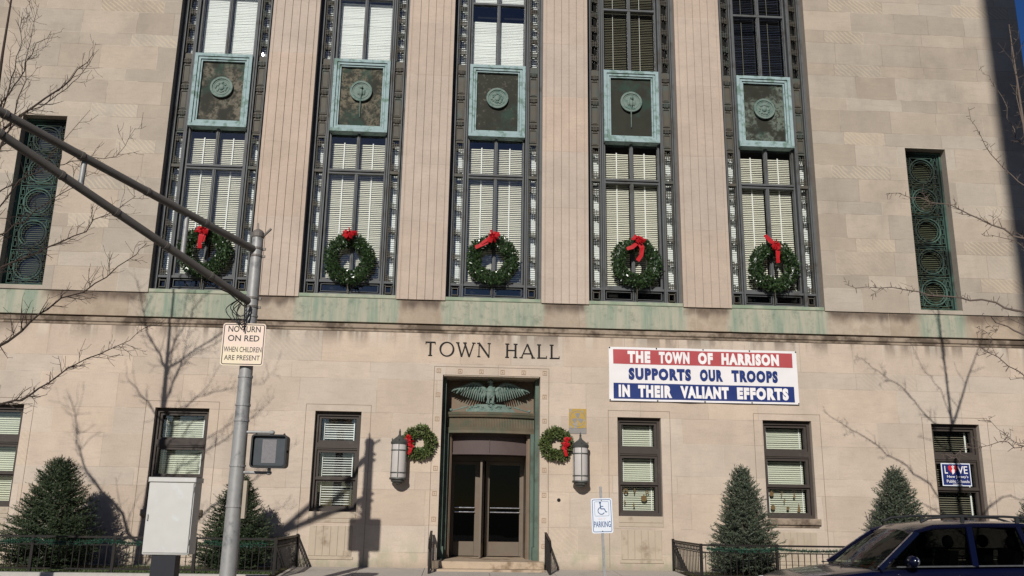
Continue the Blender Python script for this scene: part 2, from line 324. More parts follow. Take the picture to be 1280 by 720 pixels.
# ------------------------------------------------------------------ ashlar walls
def sub_rects(r,holes):
    out=[r]
    for h in holes:
        nx=[]
        for a in out:
            x0,x1,z0,z1=a; hx0,hx1,hz0,hz1=h
            if hx0>=x1-1e-6 or hx1<=x0+1e-6 or hz0>=z1-1e-6 or hz1<=z0+1e-6: nx.append(a); continue
            if hz0>z0: nx.append((x0,x1,z0,hz0))
            if hz1<z1: nx.append((x0,x1,hz1,z1))
            m0,m1=max(z0,hz0),min(z1,hz1)
            if hx0>x0: nx.append((x0,hx0,m0,m1))
            if hx1<x1: nx.append((hx1,x1,m0,m1))
        out=nx
    return out
class Ashlar:
    def __init__(s): s.v=[];s.f=[];s.p=[];s.s=[];s.c=[]
    def q(s,vs,uv,siz,c):
        o=len(s.v); s.v+=vs; s.f.append((o,o+1,o+2,o+3)); s.p+=uv; s.s+=[siz]*4; s.c+=[c]*4
    def area(s,x0,x1,z0,z1,y,courses,wr,seed,holes=(),streak=None,strk_every=1):
        r=random.Random(seed); z=z0; ci=0
        while z<z1-.01:
            h=courses[ci%len(courses)]; zt=min(z+h,z1)
            if z1-zt<.12: zt=z1
            x=x0-r.random()*wr[0]; short=h<.5
            while x<x1-.01:
                w=r.uniform(*wr); xe=x+w
                t=r.random(); sk=0
                if streak and short and r.random()<.7:
                    for (a,b) in streak:
                        if a<(x+xe)/2<b: sk=.8+.2*r.random()
                if r.random()<.04: sk=max(sk,.3)
                c=(t,sk,r.random(),1)
                for (a,b,c0,d) in sub_rects((max(x,x0),min(xe,x1),z,zt),holes):
                    s.q([(a,y,c0),(b,y,c0),(b,y,d),(a,y,d)],[(a-x,c0-z),(b-x,c0-z),(b-x,d-z),(a-x,d-z)],(w,zt-z),c)
                x=xe
            z=zt; ci+=1
    def plain(s,vs,c=(.5,0,.4,1)):
        s.q(vs,[(5,5)]*4,(10,10),c)
    def reveal(s,x0,x1,z0,z1,y0,y1,top=True,bottom=True):
        s.plain([(x0,y0,z0),(x0,y0,z1),(x0,y1,z1),(x0,y1,z0)]); s.plain([(x1,y0,z0),(x1,y1,z0),(x1,y1,z1),(x1,y0,z1)])
        if top: s.plain([(x0,y0,z1),(x1,y0,z1),(x1,y1,z1),(x0,y1,z1)])
        if bottom: s.plain([(x0,y0,z0),(x0,y1,z0),(x1,y1,z0),(x1,y0,z0)])
    def box(s,x0,x1,y0,y1,z0,z1,c=(.5,0,.4,1),back=False):
        P=s.plain
        P([(x0,y0,z0),(x1,y0,z0),(x1,y0,z1),(x0,y0,z1)],c); P([(x1,y0,z0),(x1,y1,z0),(x1,y1,z1),(x1,y0,z1)],c); P([(x0,y0,z0),(x0,y0,z1),(x0,y1,z1),(x0,y1,z0)],c)
        P([(x0,y0,z1),(x1,y0,z1),(x1,y1,z1),(x0,y1,z1)],c); P([(x0,y0,z0),(x0,y1,z0),(x1,y1,z0),(x1,y0,z0)],c)
    def build(s,name,mat,parent):
        me=bpy.data.meshes.new(name); me.from_pydata(s.v,[],s.f); me.materials.append(mat)
        a=me.uv_layers.new(name='pos'); b=me.uv_layers.new(name='siz')
        a.data.foreach_set('uv',[k for p in s.p for k in p]); b.data.foreach_set('uv',[k for p in s.s for k in p])
        ca=me.color_attributes.new('blk','FLOAT_COLOR','CORNER'); ca.data.foreach_set('color',[k for p in s.c for k in p])
        ob=bpy.data.objects.new(name,me); col.objects.link(ob); ob.parent=parent; return ob

TOP=19.2; XE=15.04; BAY=[-7.46,-3.72,0,3.71,7.46]; HW=1.236
hall=thing('town_hall','large limestone town hall with five tall bronze window bays above a deep entrance','building',(0,0,0))
GW=[(-12.51,-11.30),(-8.19,-6.89),(-4.325,-3.195),(3.17,4.27),(6.87,8.125),(11.25,12.51)]   # ground-floor windows
WZ0,WZ1=1.516,3.92
GR=[(-12.43,-11.30),(11.29,12.43)]
lo=Ashlar()
holes=[(a,b,WZ0,WZ1) for a,b in GW]+[(-1.225,1.225,-1,4.886)]
lo.area(-XE,XE,-.2,6.0,0,[.80,.62,.84,.42],(1.25,2.1),3,holes)
for a,b in GW: lo.reveal(a,b,WZ0,WZ1,0,.4)
lo.reveal(-1.225,1.225,.2,4.886,0,2.8,bottom=False)
for s in (-1,1): lo.plain([(s*XE,0,-.2),(s*XE,16,-.2),(s*XE,16,6.0),(s*XE,0,6.0)])
lo.build('lower_wall',M['stone_lo'],hall)
up=Ashlar(); cs=[.36,.68]
for k,(x0,x1) in enumerate(((-XE,-8.70),(8.70,XE))):
    g=GR[k]; up.area(x0,x1,6.80,TOP,0,[.62,.38,.66,.36,.68,.36,.66,.38],(.95,1.75),11+k,[(g[0],g[1],6.90,11.49)],streak=[(9.3,10.5),(13.2,14.0)] if k else [(-10.5,-9.3),(-14,-13)])
    up.reveal(g[0],g[1],6.90,11.49,0,.5)
    s=1 if k else -1
    up.plain([(s*XE,0,6.8),(s*XE,16,6.8),(s*XE,16,TOP),(s*XE,0,TOP)])
    up.plain([(s*8.70,0,6.8),(s*8.70,.6,6.8),(s*8.70,.6,18.2),(s*8.70,0,18.2)])
    up.plain([(x0,0,6.8),(x0,.2,6.8),(x1,.2,6.8),(x1,0,6.8)])
up.area(-8.70,8.70,18.2,TOP,0,[.5],(1.2,2),29); up.plain([(-8.7,0,18.2),(-8.7,.6,18.2),(8.7,.6,18.2),(8.7,0,18.2)])
up.build('upper_wall',M['stone_up'],hall)
bd=Ashlar(); bd.area(-XE,XE,6.185,6.80,.0,[.63],(1.2,2.0),41,[(a+.0,b,6.7,6.9) for a,b in []])
bd.plain([(-XE,.0,6.8),(XE,.0,6.8),(XE,.4,6.8),(-XE,.4,6.8)]); bd.plain([(-XE,.0,6.185),(XE,.0,6.185),(XE,.4,6.185),(-XE,.4,6.185)])
bd.v=[(x,y+.035 if y<.01 else y,z) for x,y,z in bd.v]
bd.build('sill_course',M['stone_band'],hall)
m=MB(); m.bbox(-XE-.02,XE+.02,-.05,.3,6.005,6.125,.018); m.bbox(-XE,XE,-.02,.1,5.935,6.003,.012); m.build('string_course',M['stone_dirty'],hall)
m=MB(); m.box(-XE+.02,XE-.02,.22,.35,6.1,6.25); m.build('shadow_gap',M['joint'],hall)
m=MB(); m.box(-XE,XE,.6,16,TOP-.4,TOP-.2); m.build('roof',M['roof'],hall)
m=MB(); m.quad((-XE,16,-.2),(XE,16,-.2),(XE,16,TOP),(-XE,16,TOP)); m.build('rear_wall',M['stone_trim'],hall)
m=MB(); m.box(-XE-.06,XE+.06,-.08,.6,TOP,TOP+.25); m.build('parapet',M['stone_trim'],hall)
# pilasters with reeded faces
for i in range(4):
    x0=BAY[i]+HW; x1=BAY[i+1]-HW; p=Ashlar(); cuts=[x0,x0+.10]; w=(x1-x0-.20)/5
    r=random.Random(60+i); zs=[6.80]; 
    while zs[-1]<18.2: zs.append(min(18.2,zs[-1]+r.choice((1.6,2.1,2.6))))
    for a,b in zip(zs,zs[1:]):
        c=(r.random(),0,r.random(),1)
        segs=[(x0,x0+.085)]+[(x0+.10+k*w,x0+.10+(k+1)*w) for k in range(5)]+[(x1-.085,x1)]
        for j,(sa,sb) in enumerate(segs):
            g=.008; xa=sa+(g if j else 0); xb=sb-(g if j<6 else 0)
            pr=-.012 if 0<j<6 else 0.0
            p.q([(xa,pr,a),(xb,pr,a),(xb,pr,b),(xa,pr,b)],[(3,0),(3,0),(3,b-a),(3,b-a)],(6,b-a),c)
            p.plain([(xa,pr,a),(xa,pr,b),(xa-g if j else xa,.018,b),(xa-g if j else xa,.018,a)],c); p.plain([(xb,pr,a),(xb+g,.018,a),(xb+g,.018,b),(xb,pr,b)],c)
    p.plain([(x0+.02,.014,6.8),(x1-.02,.014,6.8),(x1-.02,.014,18.2),(x0+.02,.014,18.2)],(.0,0,.5,1))
    p.plain([(x0,0,6.8),(x0,0,18.2),(x0,.6,18.2),(x0,.6,6.8)]); p.plain([(x1,0,6.8),(x1,.6,6.8),(x1,.6,18.2),(x1,0,18.2)])
    p.plain([(x0,-.01,6.8),(x1,-.01,6.8),(x1,.2,6.8),(x0,.2,6.8)])
    p.build('pilaster',M['stone_pil'],hall)

# ------------------------------------------------------------------ tall window bays
def slats(mb,x0,x1,z0,z1,y,pitch=.054,h=.036,tilt=.016):
    z=z1-pitch*.4
    while z>z0+.01:
        a,b,c=rnd.gauss(0,.0018),rnd.gauss(0,.0018),rnd.gauss(0,.0022)+(rnd.random()<.02)*.005
        mb.quad((x0,y+tilt,z+a),(x1,y+tilt,z+b),(x1,y-tilt+c,z-h+b),(x0,y-tilt+c,z-h+a)); z-=pitch
YW=.33
for bi,bx in enumerate(BAY):
    f=MB()   # frame, mullions, transoms
    for s in (-1,1):
        f.box(*sorted((bx+s*1.236,bx+s*1.175)),YW-.10,YW+.10,6.90,18.2)
        f.box(*sorted((bx+s*1.150,bx+s*1.120)),YW-.13,YW+.10,6.90,18.2)
        f.box(*sorted((bx+s*.880,bx+s*.845)),YW-.12,YW+.10,6.90,18.2)
        f.box(*sorted((bx+s*.830,bx+s*.790)),YW-.15,YW+.10,6.90,18.2)
        f.box(*sorted((bx+s*.765,bx+s*.725)),YW-.06,YW+.10,7.30,11.45); f.box(*sorted((bx+s*.765,bx+s*.725)),YW-.06,YW+.10,13.5,18.2)
    f.box(bx-.79,bx+.79,YW-.08,YW+.09,6.90,6.985); f.box(bx-1.12,bx+1.12,YW-.10,YW+.08,7.255,7.315); f.box(bx-.725,bx+.725,YW-.05,YW+.09,7.315,7.385)
    f.box(bx-.725,bx+.725,YW-.06,YW+.085,10.255,10.31); f.box(bx-.725,bx+.725,YW-.10,YW+.085,10.32,10.375)
    f.box(bx-.725,bx+.725,YW-.06,YW+.085,15.50,15.56)
    for a,b in ((7.385,10.255),(10.375,11.5),(13.5,15.5),(15.56,18.2)):
        f.box(bx-.042,bx-.012,YW-.045,YW+.08,a,b); f.box(bx+.012,bx+.042,YW-.045,YW+.08,a,b); f.box(bx-.012,bx+.012,YW-.07,YW+.08,a,b)
    for s in (-1,1):       # three little panels in the bottom row
        xa,xb=sorted((bx+s*.06,bx+s*.74)); z0,z1=7.02,7.225
        for (a,b,c,d) in ((xa,xb,z1-.014,z1),(xa,xb,z0,z0+.014),(xa,xa+.014,z0+.014,z1-.014),(xb-.014,xb,z0+.014,z1-.014)): f.box(a,b,YW-.05,YW+.0,c,d)
        f.box(*sorted((bx+s*.015,bx+s*.035)),YW-.07,YW-.0,6.985,7.255)
    win=f.build('tall_window',M['bronze_blue'],hall)
    # ornamental side strips
    for s in (-1,1):
        L=MB(); cx=bx+s*1.0; 
        def cluster(z,solid=False):
            for dz in (-.045,0,.045): L.box(cx-.115,cx+.115,YW-.06,YW-.02,z+dz-.007,z+dz+.007)
            for dx in (-.03,.03): L.box(cx+dx-.006,cx+dx+.006,YW-.065,YW-.03,z-.08,z+.08)
            L.box(cx-.10,cx-.02,YW-.07,YW-.03,z+.085,z+.10); L.box(cx+.02,cx+.10,YW-.07,YW-.03,z-.10,z-.085)
        L.box(cx-.12,cx+.12,YW-.08,YW,6.92,6.96)
        for (a,b,c,d) in ((-.085,.085,7.18,7.20),(-.085,.085,7.0,7.02),(-.085,-.067,7.02,7.18),(.067,.085,7.02,7.18)): L.box(cx+a,cx+b,YW-.07,YW-.02,c,d)
        def rails(zones):
            for a,b in zones:
                for dx in (-.098,.098): L.box(cx+dx-.007,cx+dx+.007,YW-.055,YW-.02,a,b)
                for dx in (-.078,): L.box(cx+dx-.004,cx+dx+.004,YW-.055,YW-.02,a,b)
        rails([(6.96,7.0),(7.20,11.28)])
        for z in (7.40,8.04,8.72,9.40,9.98): cluster(z)
        L.box(cx-.12,cx+.12,YW-.09,YW,10.28,10.36)
        for z in (10.48,11.10): cluster(z)
        L.build('lattice_strip',M['bronze'],win)
        L=MB(); rails([(13.62,18.2)])
        for z in (13.98,14.42,14.88,15.34,15.82,16.3,16.8,17.3,17.8): cluster(z)
        L.build('lattice_strip',M['bronze'],win)
        P=MB(); P.box(cx-.12,cx+.12,YW-.03,YW+.02,11.28,13.62)      # solid bronze panels beside the spandrel
        for z in (11.84,12.61,13.38):
            for dz in (-.04,0,.04): P.box(cx-.105,cx+.105,YW-.07,YW-.03,z+dz-.009,z+dz+.009)
            for dx in (-.04,.0,.04): P.box(cx+dx-.007,cx+dx+.007,YW-.08,YW-.03,z-.075,z+.075)
        for a,b in ((11.96,12.49),(12.73,13.26),(11.34,11.72)):
            for (x0,x1,z0,z1) in ((cx-.095,cx+.095,b-.014,b),(cx-.095,cx+.095,a,a+.014),(cx-.095,cx-.081,a+.014,b-.014),(cx+.081,cx+.095,a+.014,b-.014)): P.box(x0,x1,YW-.055,YW-.03,z0,z1)
            P.box(cx-.06,cx+.06,YW-.042,YW-.03,a+.04,b-.04)
        P.build('bronze_panel',M['bronze'],win)
    g=MB(); 
    g.quad((bx-.725,YW,7.385),(bx+.725,YW,7.385),(bx+.725,YW,11.45),(bx-.725,YW,11.45)); g.quad((bx-.725,YW,13.5),(bx+.725,YW,13.5),(bx+.725,YW,18.2),(bx-.725,YW,18.2))
    for s in (-1,1):
        a,b=sorted((bx+s*1.12,bx+s*.88))
        gs=MB()
        gs.quad((a,YW+.01,7.32),(b,YW+.01,7.32),(b,YW+.01,11.28),(a,YW+.01,11.28)); gs.quad((a,YW+.01,13.62),(b,YW+.01,13.62),(b,YW+.01,18.2),(a,YW+.01,18.2)); gs.quad((a,YW+.01,6.9),(b,YW+.01,6.9),(b,YW+.01,7.26),(a,YW+.01,7.26)); gs.build('side_glass',M['glass_s'],win,fixn=False)
    g.quad((bx-.79,YW+.01,6.985),(bx+.79,YW+.01,6.985),(bx+.79,YW+.01,7.255),(bx-.79,YW+.01,7.255))
    g.build('glass',M['glass'],win,fixn=False)
    bot=[7.42,7.95,7.42,7.42,7.42][bi]; 
    for s in (-1,1):
        b=MB(); a0,a1=sorted((bx+s*.055,bx+s*.715)); slats(b,a0,a1,7.42,11.22,YW+.16,h=.042)
        b.cm=1; c=(a0+a1)/2
        b.box(c-.016,c+.016,YW+.125,YW+.13,7.42,11.22); b.build('blind',[M['blind'],M['tape']],win)
        b=MB(); a0,a1=sorted((bx+s*1.12,bx+s*.88)); slats(b,a0,a1,7.34,11.22,YW+.16,h=.050,tilt=.01); 
        if bi<3: slats(b,a0,a1,13.7,18.1,YW+.16,h=.048)
        b.build('side_blind',M['blind_w'],win)
        b=MB(); a0,a1=sorted((bx+s*.055,bx+s*.715))
        if bi<3: slats(b,a0,a1,13.55,15.1 if bi==2 else 15.5,YW+.16,pitch=.05,h=.055,tilt=.006); slats(b,a0,a1,15.6,18.1,YW+.16,pitch=.05,h=.055,tilt=.006)
        else:
            slats(b,a0,a1,13.55,18.1,YW+.16,pitch=.054,h=.030 if bi==3 else .024)
            b.cm=1; q=a0+(a1-a0)*.42; b.box(q-.005,q+.005,YW+.12,YW+.13,13.55,18.1)
        b.build('blind',[M['blind_w'] if bi<3 else M['blind_d'] if bi==3 else M['blind_sky'],M['blind_d'] if bi>3 else M['tape']],win)
    b=MB(); b.quad((bx-1.23,YW+.45,6.9),(bx+1.23,YW+.45,6.9),(bx+1.23,YW+.45,18.2),(bx-1.23,YW+.45,18.2)); b.build('dark_room',M['black'],win)
    s_=MB(); s_.bbox(bx-HW+.004,bx+HW-.004,.012,YW+.1,6.804,6.90,.012); s_.build('sill',M['green_sill'],win)
    # spandrel plate with medallion
    z0,z1=11.415,13.545; w=.767
    S=MB()
    S.box(bx-w,bx+w,YW-.02,YW+.05,z0+.002,z1-.002)
    fr=[(w,w-.085,.105,z0,z1,.085),(w-.10,w-.155,.135,z0+.10,z1-.10,.055),(w-.165,w-.20,.17,z0+.165,z1-.165,.035)]
    for (xo,xi,y,a,b,t) in fr:
        S.box(bx-xo,bx+xo,y,YW-.02,b-t,b); S.box(bx-xo,bx+xo,y,YW-.02,a,a+t)
        S.box(bx-xo,bx-xi,y,YW-.02,a+t,b-t); S.box(bx+xi,bx+xo,y,YW-.02,a+t,b-t)
    S.box(bx-w+.08,bx+w-.08,.155,YW-.02,z0+.08,z0+.102); S.box(bx-w+.08,bx+w-.08,.155,YW-.02,z1-.102,z1-.08)
    S.box(bx-w+.08,bx-w+.102,.155,YW-.02,z0+.08,z1-.08); S.box(bx+w-.102,bx+w-.08,.155,YW-.02,z0+.08,z1-.08)
    sp=S.build('spandrel_frame',M['verd'],win)
    S=MB(); n=14; nz=20; V=[]; Fc=[]
    for j in range(nz+1):
        for k in range(n+1):
            V.append((bx-.57+1.14*k/n,.235+.012*noise.noise(Vector((k*.5+bi*9,j*.5,bi))),z0+.2+(z1-z0-.4)*j/nz))
    for j in range(nz):
        for k in range(n): Fc.append((j*(n+1)+k,j*(n+1)+k+1,(j+1)*(n+1)+k+1,(j+1)*(n+1)+k))
    S.add(V,Fc); S.build('spandrel_plate',panelmat(bi),win,smooth=True,fixn=False)
    md=MB(); c=(bx,12.58+(.05 if bi in (1,3) else 0)); md.disc(c,.285,.175,.24,36); md.ring(c,.245,.30,.15,.20,36); md.ring(c,.205,.22,.165,.18,36)
    rr=random.Random(bi*3+1)
    if bi in (0,2,4):
        md.ell((c[0],.165,c[1]),(.07,.03,.09)); 
        for k in range(16):
            t=k/16*6.283+rr.random()*.3; q=.11+.05*rr.random(); md.ell((c[0]+q*math.cos(t),.168,c[1]+q*math.sin(t)),(.028,.02,.035),8,6,Matrix.Rotation(t,3,'Y'))
    else:
        md.ell((c[0],.15,c[1]-.04),(.055,.05,.12)); md.ell((c[0]+.01,.12,c[1]+.09),(.05,.05,.05)); md.tube([(c[0],.15,c[1]-.12),(c[0]-.005,.16,c[1]-.24),(c[0],.20,c[1]-.75)],[.03,.018,.009],6)
        md.ell((c[0]-.07,.165,c[1]-.01),(.04,.02,.10)); md.ell((c[0]+.08,.165,c[1]-.02),(.04,.02,.10))
    md.build('medallion',M['verd2'],win,smooth=True)

M['grille']=simple('verdigris_grille',(.058,.108,.088),.75,var=.3,vs=3,c2=(.022,.032,.027),v2=(.42,.58),s2=.9)
# slender grille windows in the wings
for k,(x0,x1) in enumerate(GR):
    f=MB(); y0,y1=.27,.30; z0,z1=6.92,11.47; cx=(x0+x1)/2; W=x1-x0
    def rect(a,b,c,d,t=.016,yy=(y0,y1)):
        f.box(a,b,*yy,d-t,d); f.box(a,b,*yy,c,c+t); f.box(a,a+t,*yy,c+t,d-t); f.box(b-t,b,*yy,c+t,d-t)
    rect(x0+.01,x1-.01,z0,z1,.05,(y0-.03,y1+.03)); rect(x0+.09,x1-.09,z0+.08,z1-.08,.014)
    n=5; H=(z1-z0-.2)/n; kz=H/1.28
    for j in range(n):
        c=z0+.1+H*(j+.5); a,b=x0+.24,x1-.24; 
        f.ring((cx,c),.330,.360,y0-.01,y1,30); f.ring((cx,c),.270,.285,y0,y1,30)
        rect(a,b,c-.385,c+.385,.014); f.box(x0+.1,x1-.1,y0-.005,y1,c+.415,c+.43)
        for s in (-1,1):
            e=cx+s*(W/2-.165)
            for q in (-.36,-.10,.16):
                rect(e-.045,e+.045,c+q,c+q+.16,.011); f.box(e-.06,e+.03,y0,y1,c+q+.185,c+q+.197); f.box(e-.008,e+.008,y0,y1,c+q+.16,c+q+.23)
            f.box(*sorted((cx+s*.375,cx+s*(W/2-.24))),y0,y1,c-.012,c+.012)
        pass
        for q in (0,1,2,3):
            t=math.pi/4+q*math.pi/2; f.bar((cx+.37*math.cos(t),y0+.01,c+.37*math.sin(t)),(cx+.46*math.cos(t)*.95,y0+.01,c+.52*math.sin(t)),.014)
    gw=f.build('grille_window',M['grille'],hall)
    g=MB(); g.quad((x0,.36,z0),(x1,.36,z0),(x1,.36,z1),(x0,.36,z1)); g.build('glass',M['glass_gr'],gw,fixn=False)
    g=MB(); slats(g,x0+.1,x1-.1,z0+.1,z1-.2,.44,h=.03); g.build('blind',M['blind_d'],gw)
    g=MB(); g.quad((x0,.49,z0),(x1,.49,z0),(x1,.49,z1),(x0,.49,z1)); g.build('dark_room',M['black'],gw)
    g=MB(); g.bbox(x0+.004,x1-.004,.015,.45,6.81,6.915,.012); g.build('sill',M['green_sill'],gw)

# ground-floor windows
for i,(x0,x1) in enumerate(GW):
    f=MB(); ya=.14; W=x1-x0
    mat_b=[M['blind_g'],M['blind_g'],M['blind_w'],M['blind_g'],M['blind_g'],M['blind_d']][i]
    f.box(x0,x0+.075,ya,.3,WZ0,WZ1); f.box(x1-.075,x1,ya,.3,WZ0,WZ1); f.box(x0+.075,x1-.075,ya,.3,WZ1-.10,WZ1); f.box(x0+.075,x1-.075,ya,.3,WZ0,WZ0+.08)
    f.box(x0+.075,x1-.075,ya,.3,3.03,3.16); f.box(x0+.075,x1-.075,ya+.02,.3,2.99,3.03)
    for (a,b,y) in ((3.16,3.82,.19),(2.29,2.99,.19),(1.596,2.29,.22)):
        f.box(x0+.075,x0+.135,y,.3,a,b); f.box(x1-.135,x1-.075,y,.3,a,b); f.box(x0+.135,x1-.135,y,.3,b-.065,b); f.box(x0+.135,x1-.135,y,.3,a,a+.06)
    f.box(x0+.075,x1-.075,.165,.22,2.27,2.33)
    gw=f.build('window',M['frame_brown'],hall)
    g=MB()
    for a,b in ((3.22,3.755),(2.35,2.925),(1.656,2.225)): g.quad((x0+.135,.26,a),(x1-.135,.26,a),(x1-.135,.26,b),(x0+.135,.26,b))
    g.build('glass',M['glass'],gw,fixn=False)
    for j,(a,b) in enumerate(((3.22,3.755),(2.35,2.925),(1.656,2.225))):
        b_=MB(); 
        if i==2: slats(b_,x0+.19,x1-.19,a+.04,b-.03,.40,pitch=.058,h=.020 if j else .026,tilt=.012)
        elif i==5: slats(b_,x0+.14,x1-.14,a,b,.40,pitch=.055,h=.016,tilt=.01)
        else: slats(b_,x0+.14,x1-.14,a,b,.40,pitch=.052,h=.040 if j<2 else .034,tilt=.012)
        b_.cm=1
        q=x1-.20; 
        if i==5: b_.box(q-.02,q+.02,.37,.378,a,b)
        else: b_.box(q-.012,q+.012,.37,.378,a,b); b_.box(x0+.19,x0+.205,.37,.378,a,b) 
        b_.build('blind',[mat_b,M['tape']],gw)
    g=MB(); g.box(x0-.04,x1+.04,.70,.72,WZ0-.1,WZ1+.1); g.build('dark_room',M['black'],gw)
    s_=MB()
    if i in (1,4): s_.bbox(x0-.07,x1+.07,-.07,.14,1.36,1.513,.015); s_.box(x0-.03,x1+.03,-.02,.0,1.30,1.36)
    else: s_.bbox(x0+.0,x1-.0,-.014,.14,1.36,1.513,.01); s_.bbox(x0-.005,x1+.005,-.012,.0,1.265,1.352,.008)
    s_.build('sill',M['stone_dirty'] if i in (1,4) else M['stone_trim'],gw)
    a_=MB(); n=6 if W<1.2 else 7; w=(W-.10)/n
    for k in range(n): a_.bbox(x0+.05+k*w+.006,x0+.05+(k+1)*w-.006,-.016,0,.50,1.19,.006)
    a_.bbox(x0+.02,x1-.02,-.02,0,.42,.485,.006); a_.build('apron_panel',M['stone_trim'],gw)
    j_=MB()
    for X in (x0-.235,x1+.225): j_.box(X,X+.011,-.002,.01,.3,4.075)
    j_.box(x0-.235,x1+.236,-.002,.01,4.075,4.086); j_.build('surround_joint',M['joint'],gw)

# ------------------------------------------------------------------ entrance
ent=MB()
for X in (-1.447,1.437): ent.box(X,X+.012,-.002,.01,.3,5.085)
ent.box(-1.447,1.449,-.002,.01,5.085,5.097)
ent.build('surround_joint',M['joint'],hall)
ent=MB()
def rosette(x,z,s=.055):
    for (a,b,c,d) in ((-s,s,s-.016,s),(-s,s,-s,-s+.016),(-s,-s+.016,-s+.016,s-.016),(s-.016,s,-s+.016,s-.016)): ent.box(x+a,x+b,-.012,.005,z+c,z+d)
    ent.disc((x,z),.018,-.014,.005,8)
for k in range(6): rosette(-1.335+k*.534,4.985)
for k in range(1,8):
    for s in (-1,1): rosette(s*1.335,4.985-k*.60)
ent.build('rosettes',simple('carved_limestone',(.36,.26,.185),.85),hall)
# inner bronze jambs
for s in (-1,1):
    j=MB()
    j.box(*sorted((s*1.224,s*1.13)),.32,1.0,.43,4.886); j.box(*sorted((s*1.13,s*1.04)),.62,1.0,.43,3.50)
    for k in range(3): j.box(*sorted((s*(1.13-.006),s*(1.115))),.40+k*.13,.47+k*.13,.75,3.30)
    j.box(*sorted((s*1.13,s*1.09)),.34,.60,.43,.74)
    j.build('jamb',M['verd_dark'],hall)
    j=MB(); j.box(*sorted((s*1.04,s*.955)),.86,2.0,.43,3.52); j.box(*sorted((s*1.06,s*.98)),.80,.9,.43,3.52); j.build('inner_jamb',M['bronze_brown'],hall)
def arcband(m,x0,x1,y,bulge,z0,z1,n=24,thick=.3,flare=0,flute=0):
    V=[];c=(x0+x1)/2;h=(x1-x0)/2
    for k in range(n+1):
        x=x0+(x1-x0)*k/n; b=bulge*(1-((x-c)/h)**2); yy=y-b+(flute*(k%2))
        V+= [(x,yy,z0),(x,yy-flare,z1),(x,y+thick,z1),(x,y+thick,z0)]
    F=[]
    for k in range(n):
        a=4*k;b=a+4; F+=[(a,b,b+1,a+1),(a+1,b+1,b+2,a+2),(a,a+3,b+3,b)]
    F+=[(0,1,2,3),(4*n,4*n+3,4*n+2,4*n+1)]
    m.add(V,F)
fz=MB(); arcband(fz,-1.13,1.13,.66,.22,3.56,3.64,thick=.3,flare=.02); arcband(fz,-1.13,1.13,.70,.22,3.64,3.90,n=110,flute=.014)
arcband(fz,-1.13,1.13,.64,.22,3.90,3.96,flare=.03); arcband(fz,-1.13,1.13,.60,.22,3.96,4.02,flare=.02); arcband(fz,-1.13,1.13,.66,.22,3.50,3.56); fz.build('frieze',M['frieze'],hall)
f2=MB(); f2.box(-.006,.006,.73,.76,3.02,3.42); arcband(f2,-.96,.96,.98,.22,3.0,3.5,thick=.5); arcband(f2,-.96,.96,.955,.22,2.98,3.03); arcband(f2,-.96,.96,.965,.22,3.40,3.415); f2.build('door_canopy',M['fascia'],hall,smooth=False)
bk=MB(); bk.box(-1.13,1.13,.84,.90,4.0,4.886); bk.build('transom_panel',M['bronze_brown'],hall)
bk=MB(); bk.box(-1.2,1.2,.0+.02,2.8,4.86,4.885); bk.build('soffit',M['stone_trim'],hall)
# pediment plinth and scroll edges below the eagle
pl=MB(); arcband(pl,-.62,.62,.52,.14,4.02,4.10,thick=.26); arcband(pl,-.55,.55,.54,.14,4.10,4.17,thick=.24)
arcband(pl,-.40,.40,.55,.12,4.17,4.22,thick=.2)
for s in (-1,1):
    pl.tube([(s*.58,.50,4.16),(s*.8,.55,4.10),(s*1.02,.60,4.045)],[.022,.018,.014],6); pl.ell((s*1.0,.58,4.075),(.04,.03,.035))
rr=random.Random(5)
for k in range(46):
    x=rr.uniform(-.52,.52); pl.ell((x,.40+.14*(x/.55)**2-.012,rr.uniform(4.05,4.17)),(.03,.018,.018),7,5,Matrix.Rotation(rr.uniform(-1,1),3,'Y'))
eg=pl.build('eagle_plinth',M['verd2'],hall,smooth=True)
e=MB(); y=.46
e.ell((0,y,4.50),(.125,.10,.155),14,10); e.ell((0,y-.03,4.57),(.12,.09,.10)); e.ell((0,y-.04,4.69),(.062,.06,.09)); e.ell((-.005,y-.09,4.785),(.062,.066,.055))
e.tube([(-.03,y-.12,4.79),(-.085,y-.14,4.778),(-.102,y-.14,4.745)],[.028,.018,.004],8)
for s in (-1,1):
    e.tube([(s*.055,y-.02,4.42),(s*.06,y-.035,4.33),(s*.058,y-.03,4.24)],[.052,.034,.018],8)
    for k in (-1,0,1): e.tube([(s*.058,y-.03,4.25),(s*.058+k*.03,y-.09,4.225)],[.013,.006],6)
for k in range(7): e.tube([((k-3)*.012,y+.05,4.44),((k-3)*.035,y+.04,4.25)],[.03,.014],6)
for k in range(40):
    a=rr.uniform(-.9,.9); z=rr.uniform(4.40,4.66); e.ell((.118*math.sin(a),y-.095*math.cos(a)+.01,z),(.018,.012,.03),6,4)
e.build('eagle_relief',M['verd2'],hall,smooth=True)
